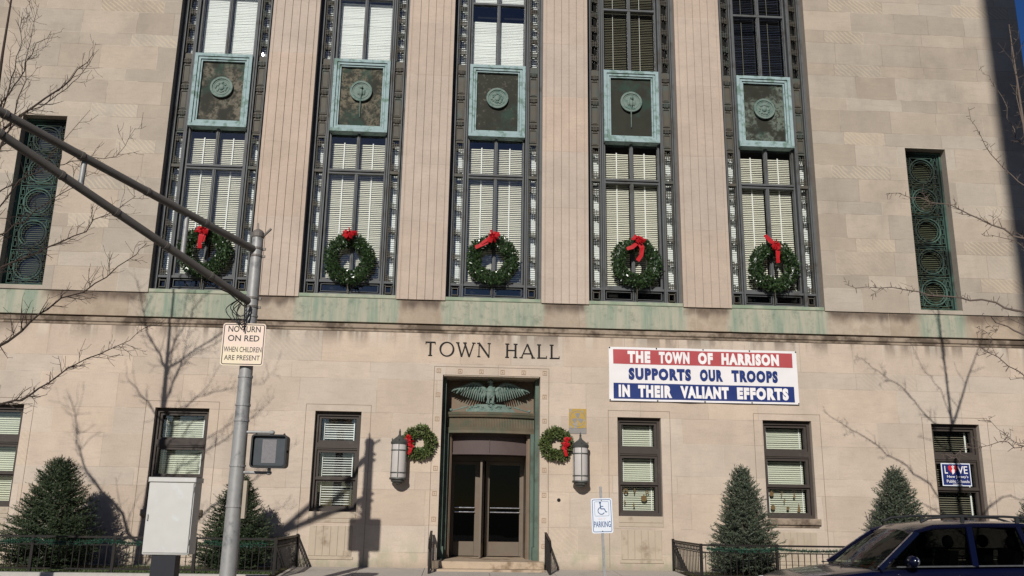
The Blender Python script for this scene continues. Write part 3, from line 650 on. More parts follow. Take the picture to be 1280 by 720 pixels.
for s in (-1,1):
    w=MB(); n=15
    lead=[(.11,4.54),(.16,4.60),(.24,4.68),(.34,4.735),(.46,4.745),(.58,4.715),(.72,4.655),(.85,4.60),(.95,4.56)]
    def lp(t):
        q=t*(len(lead)-1); i=min(int(q),len(lead)-2); r=q-i; return (lead[i][0]*(1-r)+lead[i+1][0]*r,lead[i][1]*(1-r)+lead[i+1][1]*r)
    w.tube([(s*lead[i][0],y-.03+.06*i/8,lead[i][1]) for i in range(len(lead))],[.045,.05,.05,.045,.04,.034,.028,.02,.01],8)
    for k in range(n):
        t=k/(n-1); a=lp(.05+.74*t); tx=.17+.83*t; tz=4.29+.25*t**1.4
        ax=Vector((s*a[0],y+.02+.05*t,a[1])); bx_=Vector((s*tx,y+.05+.05*t,tz)); md=(ax+bx_)/2+Vector((s*.035,-.03,.02))
        w.tube([ax,md,bx_],[.022,.026,.010],6)
    for k in range(11):
        t=k/10; a=lp(.05+.75*t); ax=Vector((s*a[0],y-.02+.05*t,a[1])); bx_=ax+Vector((s*(.04+.04*t),0,-.20+.06*t)); w.tube([ax,(ax+bx_)/2+Vector((0,-.025,0)),bx_],[.026,.03,.012],6)
    w.build('eagle_wing',M['verd2'],hall,smooth=True)
# doors, 1.55 m back
yd=1.80
d=MB(); d.box(-.955,.955,yd-.02,yd+.08,2.86,3.0); d.box(-.955,-.90,yd-.02,yd+.08,.43,2.86); d.box(.90,.955,yd-.02,yd+.08,.43,2.86); d.box(-.045,.02,yd-.06,yd+.08,.43,2.86); d.build('door_frame',M['door_bronze'],hall)
def door(x0,x1,sr=.045,name='door'):
    q=MB(); z0,z1=.45,2.85
    q.box(x0,x0+.035,yd,yd+.05,z0,z1); q.box(x1-sr,x1,yd,yd+.05,z0,z1); q.box(x0+.035,x1-sr,yd,yd+.05,z1-.09,z1); q.bbox(x0+.035,x1-sr,yd-.006,yd+.05,z0,z0+.36,.008)
    o=q.build(name,M['door_bronze'],hall)
    g=MB(); g.quad((x0+.035,yd+.03,z0+.36),(x1-sr,yd+.03,z0+.36),(x1-sr,yd+.03,z1-.09),(x0+.035,yd+.03,z1-.09)); g.build('glass',M['glass_dk'],o,fixn=False)
    h=MB(); h.tube([(x0+.06,yd-.05,1.66),(x1-sr,yd-.05,1.66)],.016,8); h.tube([(x0+.06,yd-.05,1.55),(x1-sr,yd-.05,1.55)],.016,8)
    for xx in (x0+.07,x1-sr-.01):
        for zz in (1.55,1.66): h.bar((xx,yd-.05,zz),(xx,yd+.0,zz),.016)
    h.build('push_bar',M['chrome'],o); return o
door(-.90,-.20,.12); door(.02,.90)
q=MB()    # third leaf standing open towards the street, seen nearly edge-on
hx,hy=-.10,yd-.04; ang=R(-97); dx,dy=math.cos(ang),math.sin(ang)
def leafbar(a,b,z0,z1,t=.05):
    A=Vector((hx+dx*a,hy+dy*a,0)); B=Vector((hx+dx*b,hy+dy*b,0)); nn=Vector((-dy,dx,0))*t/2
    V=[A-nn,B-nn,B+nn,A+nn]; q.add([(p.x,p.y,z0) for p in V]+[(p.x,p.y,z1) for p in V],[(0,3,2,1),(4,5,6,7),(0,1,5,4),(1,2,6,5),(2,3,7,6),(3,0,4,7)])
leafbar(0,.09,.45,2.85); leafbar(.58,.68,.45,2.85); leafbar(.09,.58,2.73,2.85); leafbar(.09,.58,.45,.80,.055)
q.box(-.20,-.105,yd,yd+.05,.45,2.85)
lf=q.build('open_door',M['door_bronze'],hall)
g=MB(); g.quad((hx+dx*.09,hy+dy*.09,.8),(hx+dx*.58,hy+dy*.58,.8),(hx+dx*.58,hy+dy*.58,2.73),(hx+dx*.09,hy+dy*.09,2.73)); g.build('glass',M['glass_dk'],lf,fixn=False)
g=MB(); g.box(-1.22,1.22,2.7,2.75,.43,4.8); g.box(-1.22,1.22,yd+.1,2.7,3.0,3.1); g.box(-1.22,1.22,yd+.1,2.7,.432,.44); g.box(-1.21,-1.18,yd+.1,2.7,.44,3.0); g.box(1.18,1.21,yd+.1,2.7,.44,3.0); g.build('dark_lobby',M['black'],hall)
st=MB(); st.bbox(-1.32,1.32,-.36,2.72,.24,.43,.012); st.bbox(-1.30,1.30,-.74,-.36,.12,.275,.012); st.build('entrance_step',M['step'],hall)
v=MB(); v.disc((1.70,1.87),.045,-.004,.05,16); v.build('wall_vent_hole',M['black'],hall)

# carved-letter inscription built from strokes
def stroke(m,pts,t,y0=-.028,y1=.002):
    for a,b in zip(pts,pts[1:]):
        A=Vector((a[0],0,a[1]));B=Vector((b[0],0,b[1])); d=(B-A).normalized(); n=Vector((-d.z,0,d.x))*t/2
        P=[A-n,B-n,B+n,A+n]; m.prism([(p.x,p.z) for p in P],y0,y1)
def serif(m,x,z,w=.10): m.prism([(x-w/2,z-.008),(x+w/2,z-.008),(x+w/2,z+.008),(x-w/2,z+.008)],-.027,.001)
def inscription():
    z0,z1=5.358,5.715; T=.044; t=.021; m=MB()
    def vst(x,th=T): stroke(m,[(x,z0),(x,z1)],th,-.030); serif(m,x,z0+.008); serif(m,x,z1-.008)
    stroke(m,[(-1.565,z0),(-1.565,z1)],T,-.030); serif(m,-1.565,z0+.008); stroke(m,[(-1.69,z1-.012),(-1.44,z1-.012)],.024); stroke(m,[(-1.682,z1),(-1.682,z1-.06)],.016,-.026); stroke(m,[(-1.448,z1),(-1.448,z1-.06)],.016,-.026)
    c=(-1.15,(z0+z1)/2); n=28; V=[];F=[]
    for k in range(n):
        a=2*math.pi*k/n
        for (rx,rz) in ((.188,.186),(.145,.166)):
            for yy in (-.028,.002): V.append((c[0]+rx*math.cos(a),yy,c[1]+rz*math.sin(a)))
    for k in range(n):
        a=4*k;b=4*((k+1)%n); F+=[(a,b,b+2,a+2),(a,a+1,b+1,b),(a+2,b+2,b+3,a+3)]
    m.add(V,F)
    stroke(m,[(-.88,z1),(-.775,z0)],T); stroke(m,[(-.775,z0),(-.675,z1)],t,-.031); stroke(m,[(-.71,z1),(-.585,z0)],T,-.026); stroke(m,[(-.585,z0),(-.475,z1)],t,-.033)
    for x in (-.88,-.70,-.475): serif(m,x,z1-.006,.09)
    stroke(m,[(-.34,z0),(-.34,z1)],t); serif(m,-.34,z0+.008,.08); stroke(m,[(-.345,z1),(-.085,z0)],T,-.031); stroke(m,[(-.085,z0),(-.085,z1)],t); serif(m,-.085,z1-.008,.08); serif(m,-.36,z1-.007,.06)
    vst(.375); vst(.585); stroke(m,[(.375,5.545),(.585,5.545)],t,-.026)
    stroke(m,[(.735,z0),(.885,z1)],t); stroke(m,[(.885,z1),(1.035,z0)],T,-.031); stroke(m,[(.79,5.47),(.985,5.47)],t,-.026); serif(m,.73,z0+.008,.085); serif(m,1.037,z0+.008,.095)
    for x,e in ((1.185,1.385),(1.505,1.705)): vst(x); stroke(m,[(x,z0+.011),(e,z0+.011)],.022,-.026); stroke(m,[(e-.006,z0),(e-.006,z0+.065)],.016,-.024)
    return m
inscription().build('lettering',M['letters'],hall,fixn=True)

# ------------------------------------------------------------------ text helper (built-in font -> mesh, fitted into a box)
def text(s,x0,x1,z0,z1,y,mat,parent,bold=0.0,name='lettering',off=(0,0,0),ext=.002,space=1.0):
    cu=bpy.data.curves.new(name,'FONT'); cu.body=s; cu.size=1; cu.offset=bold; cu.extrude=.001; cu.space_character=space; cu.resolution_u=3
    t=bpy.data.objects.new(name,cu); col.objects.link(t); bpy.context.view_layer.update()
    me=bpy.data.meshes.new_from_object(t.evaluated_get(bpy.context.evaluated_depsgraph_get())); bpy.data.objects.remove(t)
    xs=[v.co.x for v in me.vertices]; ys=[v.co.y for v in me.vertices]; a,b,c,d=min(xs),max(xs),min(ys),max(ys)
    for v in me.vertices:
        X,Yy,Zz=v.co; v.co=(x0+(X-a)/(b-a)*(x1-x0)-off[0], y-(ext if Zz>0 else 0)-off[1], z0+(Yy-c)/(d-c)*(z1-z0)-off[2])
    me.materials.clear(); me.materials.append(mat); o=bpy.data.objects.new(name,me); col.objects.link(o); o.parent=parent; return o

# ------------------------------------------------------------------ banner
B0=(2.96,0,4.32)
ban=thing('banner','wide red, white and blue vinyl banner tied to the wall right of the carved words','banner',B0)
def grid(x0,x1,z0,z1,yf,nx=40,nz=12,cor=None):
    V=[];F=[]
    for j in range(nz+1):
        for k in range(nx+1):
            x=x0+(x1-x0)*k/nx; z=z0+(z1-z0)*j/nz
            if cor: x,z=cor(x,z)
            V.append((x,yf(x,z),z))
    for j in range(nz):
        for k in range(nx): F.append((j*(nx+1)+k,j*(nx+1)+k+1,(j+1)*(nx+1)+k+1,(j+1)*(nx+1)+k))
    return V,F
def by(x,z): 
    t=(x-2.97)/1.22; s=(z-4.33)/1.36
    return -.045-.012*(1-abs(math.cos(math.pi*t)))*(abs(s-.5)*2)**2+.030*noise.noise(Vector((x*1.5,z*1.6,3)))+.010*noise.noise(Vector((x*4,z*5,1)))
def cor(x,z): return (x,z)
bnm=MB(); V,F=grid(2.965,7.835,4.325,5.695,by,cor=cor); bnm.add(V,F); V2=[(a,b+.004,c) for a,b,c in V]; bnm.add(V2,[f[::-1] for f in F]); bnm.build('sheet',M['vinyl'],ban,off=B0,smooth=True,fixn=False)
for (z0,z1,mt) in ((5.262,5.635,'ban_red'),(4.375,4.775,'ban_blue')):
    q=MB(); V,F=grid(3.075,7.72,z0,z1,lambda x,z:by(x,z)-.004,40,4); q.add(V,F); q.build('stripe',M[mt],ban,off=B0,smooth=True,fixn=False)
def btext(s,x0,x1,z0,z1,mt):       # narrow heavy capitals, word by word
    words=s.split(' '); n=sum(len(w) for w in words)+1.05*(len(words)-1)- .45*s.count('I'); u=(x1-x0)/n; x=x0
    for w in words:
        L=(len(w)-.45*w.count('I'))*u; o=text(w,x+.02*u,x+L-.04*u,z0,z1,0,M[mt],ban,bold=.07,off=B0,space=1.22)
        for v in o.data.vertices: v.co.y+=by(v.co.x+B0[0],v.co.z+B0[2])-.007
        x+=L+1.05*u
btext('THE TOWN OF HARRISON',3.44,7.37,5.295,5.60,'ban_white')
btext('SUPPORTS OUR TROOPS',3.46,7.32,4.86,5.17,'ban_blue')
btext('IN THEIR VALIANT EFFORTS',3.20,7.57,4.42,4.73,'ban_white')
q=MB()
for z in (4.345,5.675):
    for k in range(5): x=2.985+k*1.208; q.disc((x,z),.018,-.055,-.0,10)
q.build('grommet',M['iron'],ban,off=B0)

# ------------------------------------------------------------------ faded plaque, wall lamps
P0=(2.168,0,3.79)
pq=thing('wall_plaque','small faded yellow metal sign with worn grey symbol above the right entrance lamp','sign',P0)
q=MB(); q.bbox(1.948,2.388,-.012,-.0,3.62,4.103,.003); q.build('sign_plate',M['plaque_y'],pq,off=P0)
q=MB(); q.bbox(1.948,2.388,-.012,-.0,3.485,3.618,.003); q.build('lower_band',M['plaque_g'],pq,off=P0)
q=MB(); c=(2.168,3.86)
q.ring(c,.185,.20,-.0145,-.011,28)
for k in range(3):
    a=math.pi/2+k*2.094; q.prism([(c[0]+.03*math.cos(a+1.0),c[1]+.03*math.sin(a+1.0)),(c[0]+.15*math.cos(a+.42),c[1]+.15*math.sin(a+.42)),(c[0]+.15*math.cos(a-.42),c[1]+.15*math.sin(a-.42)),(c[0]+.03*math.cos(a-1.0),c[1]+.03*math.sin(a-1.0))],-.0148,-.011)
q.build('faded_symbol',M['plaque_g'],pq,off=P0)
def wall_lamp(x,label):
    t=thing('wall_lamp',label,'lamp',(x,0,2.25),'lanterns beside the entrance'); c=(0,-.235,0)
    def P(m,n,mt,sm=True): return m.build(n,M[mt],t,smooth=sm)
    m=MB(); m.lathe([(.178,.07),(.185,.10),(.185,.87),(.178,.90)],c,24); P(m,'lamp_shade','lamp_glass')
    m=MB()
    for z in (.20,.73): m.lathe([(.187,z-.013),(.196,z-.013),(.196,z+.013),(.187,z+.013)],c,24)
    for k in range(6):
        a=math.pi/2+k*math.pi/3; m.bar((c[0]+.192*math.cos(a),c[1]+.192*math.sin(a),.05),(c[0]+.192*math.cos(a),c[1]+.192*math.sin(a),.93),.016)
        m.ell((c[0]+.20*math.cos(a),c[1]+.20*math.sin(a),.985),(.012,.012,.035),6,5)
    P(m,'cage','lamp_metal',False)
    m=MB(); m.lathe([(.0,.87),(.205,.88),(.21,.93),(.19,.955),(.12,1.02),(.055,1.07),(.03,1.10),(.022,1.16),(.03,1.175),(.02,1.19),(.012,1.24),(0,1.25)],c,24); P(m,'cap','lamp_metal')
    m=MB(); m.lathe([(.0,.09),(.205,.085),(.21,.045),(.17,.03),(.165,-.01),(.12,-.03),(.11,-.06),(.04,-.085),(0,-.09)],c,24); P(m,'base','lamp_metal')
    m=MB(); m.box(-.07,.07,-.05,-.0,.0,.95); m.box(-.03,.03,-.2,-.04,.02,.06); m.box(-.03,.03,-.2,-.04,.89,.93); P(m,'bracket','lamp_metal',False)
    return t
wall_lamp(-2.215,'frosted cylinder lantern on the wall to the left of the entrance'); wall_lamp(2.205,'frosted cylinder lantern on the wall beneath the faded yellow sign')

# ------------------------------------------------------------------ wreaths
def leafcloud(m,center_fn,n,size,r):
    for _ in range(n):
        p,nrm=center_fn(r); d=(Vector((r.gauss(0,1),r.gauss(0,1),r.gauss(0,1))).normalized()+nrm*.9).normalized()
        s=Vector((r.gauss(0,1),r.gauss(0,1),r.gauss(0,1))).cross(d).normalized(); L=size*r.uniform(.6,1.3); w=L*.42
        m.quad(p,p+d*L*.5+s*w*.5,p+d*L,p+d*L*.5-s*w*.5)
def torus_fn(Rm,rm):
    def fn(r):
        a=r.random()*6.283; b=r.random()*6.283; q=rm*(r.random()**.35)
        rad=Vector((math.cos(a),0,math.sin(a))); nrm=rad*math.cos(b)+Vector((0,-math.sin(b),0))
        wob=1+.04*math.sin(5*a+1)
        return rad*Rm*wob+nrm*q,nrm
    return fn
wm=MB(); wr=random.Random(4); leafcloud(wm,torus_fn(.505,.165),5600,.078,wr)
wcore=MB(); wcore.tube([(.515*math.cos(k/30*6.2832),0,.515*math.sin(k/30*6.2832)) for k in range(31)],.085,8,cap=False)
proto_leaf=None
WC=[(-7.44,7.93),(-3.75,7.86),(-.04,7.95),(3.76,7.98),(7.44,7.985)]
wl=['round boxwood wreath with straight hanging red ribbon in the window behind the signal pole arms',
    'round boxwood wreath with a compact red bow and no tails',
    'round boxwood wreath with red bow tail flung sideways, above the carved words',
    'round boxwood wreath with long red tail curling into its hole, just above the banner start',
    'round boxwood wreath with one tail flicked upward and one hanging, farthest from the signal pole']
def ribbon(m,pts,w):
    V=[];n=len(pts)
    for i,p in enumerate(pts):
        p=Vector(p); d=(Vector(pts[min(i+1,n-1)])-Vector(pts[max(i-1,0)])); d.normalize(); s=d.cross(Vector((0,-1,.15))).normalized()*w/2*(1+.15*math.sin(i*2))
        V+=[p-s,p+s]
    m.add(V,[(2*i,2*i+1,2*i+3,2*i+2) for i in range(n-1)])
def bow(m,c,s,r):
    c=Vector(c)
    for k in range(9):
        a=k/9*6.283+r.random()*.5; L=s*r.uniform(.55,1.15); e=Vector((math.cos(a),-.1,math.sin(a)*.85))*L
        side=(Vector((0,-1,0)).cross(e)+Vector((r.gauss(0,.3),r.gauss(0,.6),r.gauss(0,.3)))*L).normalized()*s*r.uniform(.22,.36)
        ps=[c,c+e*.45+Vector((0,-s*r.uniform(.35,.6),0)),c+e*1.0+Vector((0,-s*.3,0)),c+e*.65+Vector((0,-s*.02,0)),c+Vector((0,.01,0))]
        V=[]
        for i,p in enumerate(ps):
            w=[.2,.9,1.1,.8,.2][i]; V+=[p-side*w,p+Vector((0,-s*.10,0)),p+side*w]
        m.add(V,[f for i in range(4) for f in ((3*i,3*i+1,3*i+4,3*i+3),(3*i+1,3*i+2,3*i+5,3*i+4))])
    m.ell(c+Vector((0,-s*.30,0)),(s*.16,s*.14,s*.16),8,6)
lv=None
for i,(x,z) in enumerate(WC):
    t=thing('wreath',wl[i],'wreath',(x,.10,z),'wreaths in the tall windows')
    if lv is None:
        lv=wm.build('foliage',M['box_leaf'],t,fixn=False); co=wcore.build('wire_ring',M['box_leaf'],t)
    else:
        a=lv.copy(); col.objects.link(a); a.parent=t; a.rotation_euler=(0,i*1.3,0); a.scale=(1,1,.98-.02*(i%2)); b=co.copy(); col.objects.link(b); b.parent=t
    q=MB(); r=random.Random(i); y=-.20
    bc=[(0,y,.50),(0,y,.60),(-.02,y,.55),(0,y,.57),(.0,y,.52)][i]; bow(q,bc,[.17,.19,.18,.17,.18][i],r)
    if i==0: ribbon(q,[(0,y-.02,.5),(-.04,y-.05,.35),(-.07,y-.03,.18),(-.07,y,.03)],.12); ribbon(q,[(.0,y-.02,.5),(.02,y-.04,.35),(-.0,y-.02,.2)],.09)
    if i==1: ribbon(q,[(0,y,.55),(-.05,y-.03,.45)],.1)
    if i==2: ribbon(q,[(0,y-.02,.52),(-.18,y-.03,.40),(-.36,y-.02,.30),(-.46,y,.26)],.11); ribbon(q,[(0,y-.03,.53),(-.16,y-.06,.46),(-.30,y-.04,.36)],.08)
    if i==3: ribbon(q,[(0,y-.02,.55),(.10,y-.05,.35),(.08,y-.03,.15),(-.02,y,.0)],.12); ribbon(q,[(0,y-.02,.50),(-.15,y-.04,.36),(-.3,y-.02,.31)],.1)
    if i==4: ribbon(q,[(0,y-.02,.52),(-.12,y-.05,.62),(-.28,y-.03,.80)],.12); ribbon(q,[(.02,y-.02,.5),(.04,y-.05,.35),(.03,y-.04,.18),(.04,y-.02,.05)],.11)
    q.build('bow',M['red'],t,fixn=False)
    h=MB(); h.bar((0,.0,-.5),(0,.06,-1.02),.022); h.build('fixing_wire',M['bronze'],t)
fm=MB(); leafcloud(fm,torus_fn(.285,.105),2600,.085,random.Random(9))
for i,(x,z,sd,lab) in enumerate(((-1.745,3.19,-1,'loose evergreen wreath with a red bow on its left, beside the left lantern'),(1.625,3.215,1,'loose evergreen wreath with a red bow on its right, between doorway and right lantern'))):
    t=thing('wreath',lab,'wreath',(x,-.10,z),'wreaths beside the entrance'); o=fm.build('foliage',M['fir_leaf'],t,fixn=False)
    if i: o.rotation_euler=(0,2.4,0)
    q=MB(); bow(q,(sd*.21,-.13,-.02),.11,random.Random(i+20)); bow(q,(sd*.25,-.11,.10),.09,random.Random(i+22)); ribbon(q,[(sd*.22,-.14,-.05),(sd*.20,-.15,-.18),(sd*.24,-.13,-.30)],.08); ribbon(q,[(sd*.22,-.14,0),(sd*.14,-.15,-.14)],.07)
    q.build('bow',M['red'],t,fixn=False)

# LOVE sign in the right-most window and paper cut-outs
S0=(11.85,.17,2.66)
M['sgn_blue']=simple('deep_blue_sign_print',(.012,.022,.11),.5,bs=0)
t=thing('window_sign','blue and white LOVE sign behind glass in the window past the dark car','sign',S0)
q=MB(); q.box(11.47,12.23,.125,.135,2.375,2.94); q.build('border',M['sign_white'],t,off=S0)
q=MB(); q.box(11.495,12.205,.119,.1235,2.40,2.915); q.build('face',M['sgn_blue'],t,off=S0)
text('L',11.55,11.63,2.68,2.87,.118,M['ban_white'],t,bold=.01,off=S0); text('VE',11.89,12.15,2.68,2.87,.118,M['ban_white'],t,bold=.01,off=S0)
q=MB(); q.prism([(11.765,2.66),(11.655,2.78),(11.645,2.85),(11.69,2.89),(11.765,2.86),(11.84,2.89),(11.885,2.85),(11.875,2.78)],.1155,.1185); q.build('heart',simple('sign_red',(.5,.02,.03),.5,bs=0),t,off=S0)
q=MB(); q.prism([(11.745,2.66),(11.80,2.70),(11.815,2.77),(11.79,2.82),(11.815,2.865),(11.755,2.89),(11.735,2.85),(11.76,2.80),(11.73,2.76)],.112,.115); q.build('map_shape',M['ban_white'],t,off=S0)
text("New Jersey's",11.60,12.15,2.56,2.64,.118,M['ban_white'],t,bold=.01,off=S0); text('Public Schools',11.58,12.17,2.455,2.53,.118,M['ban_white'],t,bold=.01,off=S0)
q=MB(); q.box(11.73,11.98,.1165,.1175,2.415,2.427); q.build('small_print',M['ban_white'],t,off=S0)
def cut(kind,x,z,h,rt=0):
    q=MB()
    if kind=='tree': q.prism([(-.05*h/.12,-h),(.05*h/.12,-h),(.0,h)],-.003,.003)
    elif kind=='ring': q.ring((0,0),h*.45,h*.85,-.003,.003,12)
    elif kind=='bauble': q.disc((0,0),h*.7,-.003,.003,12); q.prism([(-.012,h*.7),(.012,h*.7),(.008,h),(-.008,h)],-.003,.003)
    elif kind=='cane': q.bar((-.01,0,-h),(.015,0,h*.7),.022,.006); q.bar((.015,0,h*.7),(-.03,0,h*.6),.02,.006)
    return q
names={'tree':'tree','ring':'wreath','bauble':'bauble','cane':'candy cane'}
for wi,(items,desc) in enumerate((([('ring',3.40,2.12,.075),('cane',3.62,2.13,.07),('cane',3.37,1.86,.065),('tree',3.60,1.80,.06),('bauble',3.86,1.95,.11),('ring',3.94,2.10,.05)],'narrow window right of the lantern'),
    ([('bauble',7.10,2.11,.085),('cane',7.36,2.12,.07),('tree',7.68,2.10,.075),('bauble',7.12,1.78,.085),('cane',7.42,1.95,.055),('bauble',7.50,1.76,.055),('tree',7.78,1.79,.11)],'window below the banner end'))):
    for (kd,x,z,h) in items:
        o=cut(kd,x,z,h).build('paper_cutout',M['paper_brown']); o.location=(x,.285,z)
        rowx='upper' if z>1.92 else 'lower'; side='left' if (x-(3.17 if wi==0 else 6.87))<.48 else 'right'
        big='large ' if h>.1 else ('small ' if h<.06 else '')
        tag(o,f'{big}brown paper {names[kd]}, {rowx} {side} of bottom pane, {desc}','window decoration','paper cut-outs in the windows')

# ------------------------------------------------------------------ ground
def struct(name,mb,mat): return tag(mb.build(name,mat,fixn=True),kind='structure')
m=MB(); m.quad((-600,-600,-.13),(600,-600,-.13),(600,600,-.13),(-600,600,-.13)); struct('ground',m,M['soil'])
m=MB(); m.box(-120,120,-21.2,-7.0,-.30,-.10); struct('road',m,M['asphalt'])
def slope(x0,x1,y0,y1,z0,z1): 
    m.add([(x0,y0,-.2),(x1,y0,-.2),(x1,y1,-.2),(x0,y1,-.2),(x0,y0,z0),(x1,y0,z0),(x1,y1,z1),(x0,y1,z1)],[(0,3,2,1),(4,5,6,7),(0,1,5,4),(1,2,6,5),(2,3,7,6),(3,0,4,7)])
m=MB(); y=-6.84
while y<.2:
    e=min(y+1.5,.3)
    x=-60
    while x<60: slope(x+.006,x+1.5-.006,y+.006,e-.006,.03+(y+6.84)*.0325,.03+(e+6.84)*.0325); x+=1.5
    y=e
struct('pavement',m,M['concrete'])
m=MB(); m.box(-60,60,-6.99,-6.845,-.2,.03); m.box(-120,120,-21.35,-21.205,-.2,.02); struct('kerb',m,M['kerb'])
m=MB(); m.box(-60,60,-30,-21.36,-.25,.02); struct('far_pavement',m,M['concrete'])
m=MB()
for k in range(-12,12): m.box(k*5,k*5+3,-14.1,-13.98,-.099,-.095)
struct('road_marking',m,M['paint'])
for nm,x0,x1 in (('a',-14.5,-4.60),('b',4.55,14.5)):
    m=MB(); m.box(x0,x1,-2.86,-2.70,.0,.262); struct('planting_bed_kerb',m,M['kerb'])
    m=MB(); m.box(x0,x1,-2.70,-.02,.0,.245); struct('planting_bed_soil',m,M['soil'])
    m=MB(); r=random.Random(3 if nm=='a' else 4)
    for _ in range(9000):
        x=r.uniform(x0,x1); yy=r.uniform(-2.68,-1.9) if r.random()<.6 else r.uniform(-2.6,-.05); h=r.uniform(.03,.075); a=r.uniform(0,6.28); dx=.006*math.cos(a);dy=.006*math.sin(a)
        m.add([(x-dx,yy-dy,.243),(x+dx,yy+dy,.243),(x+r.gauss(0,.02),yy+r.gauss(0,.02),.243+h)],[(0,1,2)])
    tag(m.build('grass',M['grass'],fixn=False),'short grass growing in the planting bed behind the iron fence',None,None,'stuff')

# ------------------------------------------------------------------ iron fences, entrance rails, garlands
def fence(x0,x1,retx,lab):
    t=thing('iron_fence',lab,'fence',((x0+x1)/2,-2.6,.26)); off=((x0+x1)/2,-2.6,.26); y=-2.6
    for z,w in ((.955,.038),(.80,.022),(.325,.028)):
        m=MB(); m.box(x0,x1,y-w/2,y+w/2,z-w/2,z+w/2); m.build('rail',M['iron'],t,off=off)
        m=MB(); m.box(retx-w/2,retx+w/2,y,-.03,z-w/2+.001,z+w/2+.001); m.build('rail',M['iron'],t,off=off)
    m=MB(); x=x0+.09
    while x<x1-.05: m.box(x-.007,x+.007,y-.007,y+.007,.33,.80); x+=.135
    m.build('balusters',M['iron'],t,off=off)
    m=MB(); yy=y+.12
    while yy<-.1:
        m.box(retx-.008,retx+.008,yy-.008,yy+.008,.33,.80)
        m.ell((retx,yy,.875),(.012,.012,.055),8,6); m.tube([(retx,yy-.045,.93),(retx,yy-.015,.88),(retx,yy-.045,.82)],.007,5); m.tube([(retx,yy+.045,.93),(retx,yy+.015,.88),(retx,yy+.045,.82)],.007,5); yy+=.13
    m.build('return_balusters',M['iron'],t,off=off)
    n=max(2,round((x1-x0)/1.62)); 
    for k in range(n+1):
        x=x0+(x1-x0)*k/n; m=MB(); m.box(x-.028,x+.028,y-.028,y+.028,.24,.985); m.build('post',M['iron'],t,off=off)
    m=MB(); m.box(retx-.028,retx+.028,-.09,-.03,.2,1.0); m.build('post',M['iron'],t,off=off)
fence(-14.4,-4.53,-4.53,'low black iron fence round the bed behind the grey cabinet'); fence(4.48,14.4,4.48,'low black iron fence round the bed behind the navy car')
def garland(x0,x1,lab,sag=.05,n=1700):
    t=thing('garland',lab,'garland',((x0+x1)/2,-2.63,.88),'fence garlands'); off=((x0+x1)/2,-2.63,.88); m=MB(); r=random.Random(int(x0*10)); L=x1-x0
    for _ in range(int(n*L/3)):
        u=r.random(); x=x0+L*u; c=Vector((x,-2.63,.885-sag*abs(math.sin(u*L/1.6*math.pi)))); d=Vector((r.gauss(0,1),r.gauss(0,1),r.gauss(0,1))).normalized(); s=d.cross(Vector((r.gauss(0,1),r.gauss(0,1),r.gauss(0,1)))).normalized()*.007; e=c+d*r.uniform(.04,.095)
        m.add([c-s,c+s,e],[(0,1,2)])
    m.build('needles',M['garland'],t,off=off,fixn=False)
    m=MB(); m.tube([(x0+L*k/24,-2.63,.885-sag*abs(math.sin(k/24*L/1.6*math.pi))) for k in range(25)],.014,6); m.build('wire',M['iron'],t,off=off)
garland(-12.8,-6.3,'dark green artificial garland along the fence behind the grey cabinet'); garland(-6.0,-4.7,'short dark green artificial garland at the fence end behind the signal pole')
garland(4.6,9.6,'dark green artificial garland along the fence beside the navy car',.035)
for s,lab in ((-1,'black iron stair rail on the left of the entrance step'),(1,'black iron stair rail on the right of the entrance step')):
    x=s*1.365; t=thing('stair_rail',lab,'handrail',(x,-.8,.2),'entrance stair rails')
    m=MB(); m.bar((0,.62,.90),(0,-.42,.74),.055,.03); m.bar((0,-.42,.74),(0,-.62,.56),.05,.03); m.build('top_rail',M['iron'],t)
    m=MB(); m.bar((0,.55,.15),(0,-.5,-.0),.03,.03); m.build('bottom_rail',M['iron'],t)
    m=MB()
    for k in range(9): yy=.5-k*.115; m.box(-.008,.008,yy-.008,yy+.008,.14-.014*k*1.1,.86-.018*k)
    m.build('balusters',M['iron'],t)
    for yy,zt in ((.60,.9),(-.45,.74)):
        m=MB(); m.box(-.024,.024,yy-.024,yy+.024,-.06,zt); m.build('post',M['iron'],t)

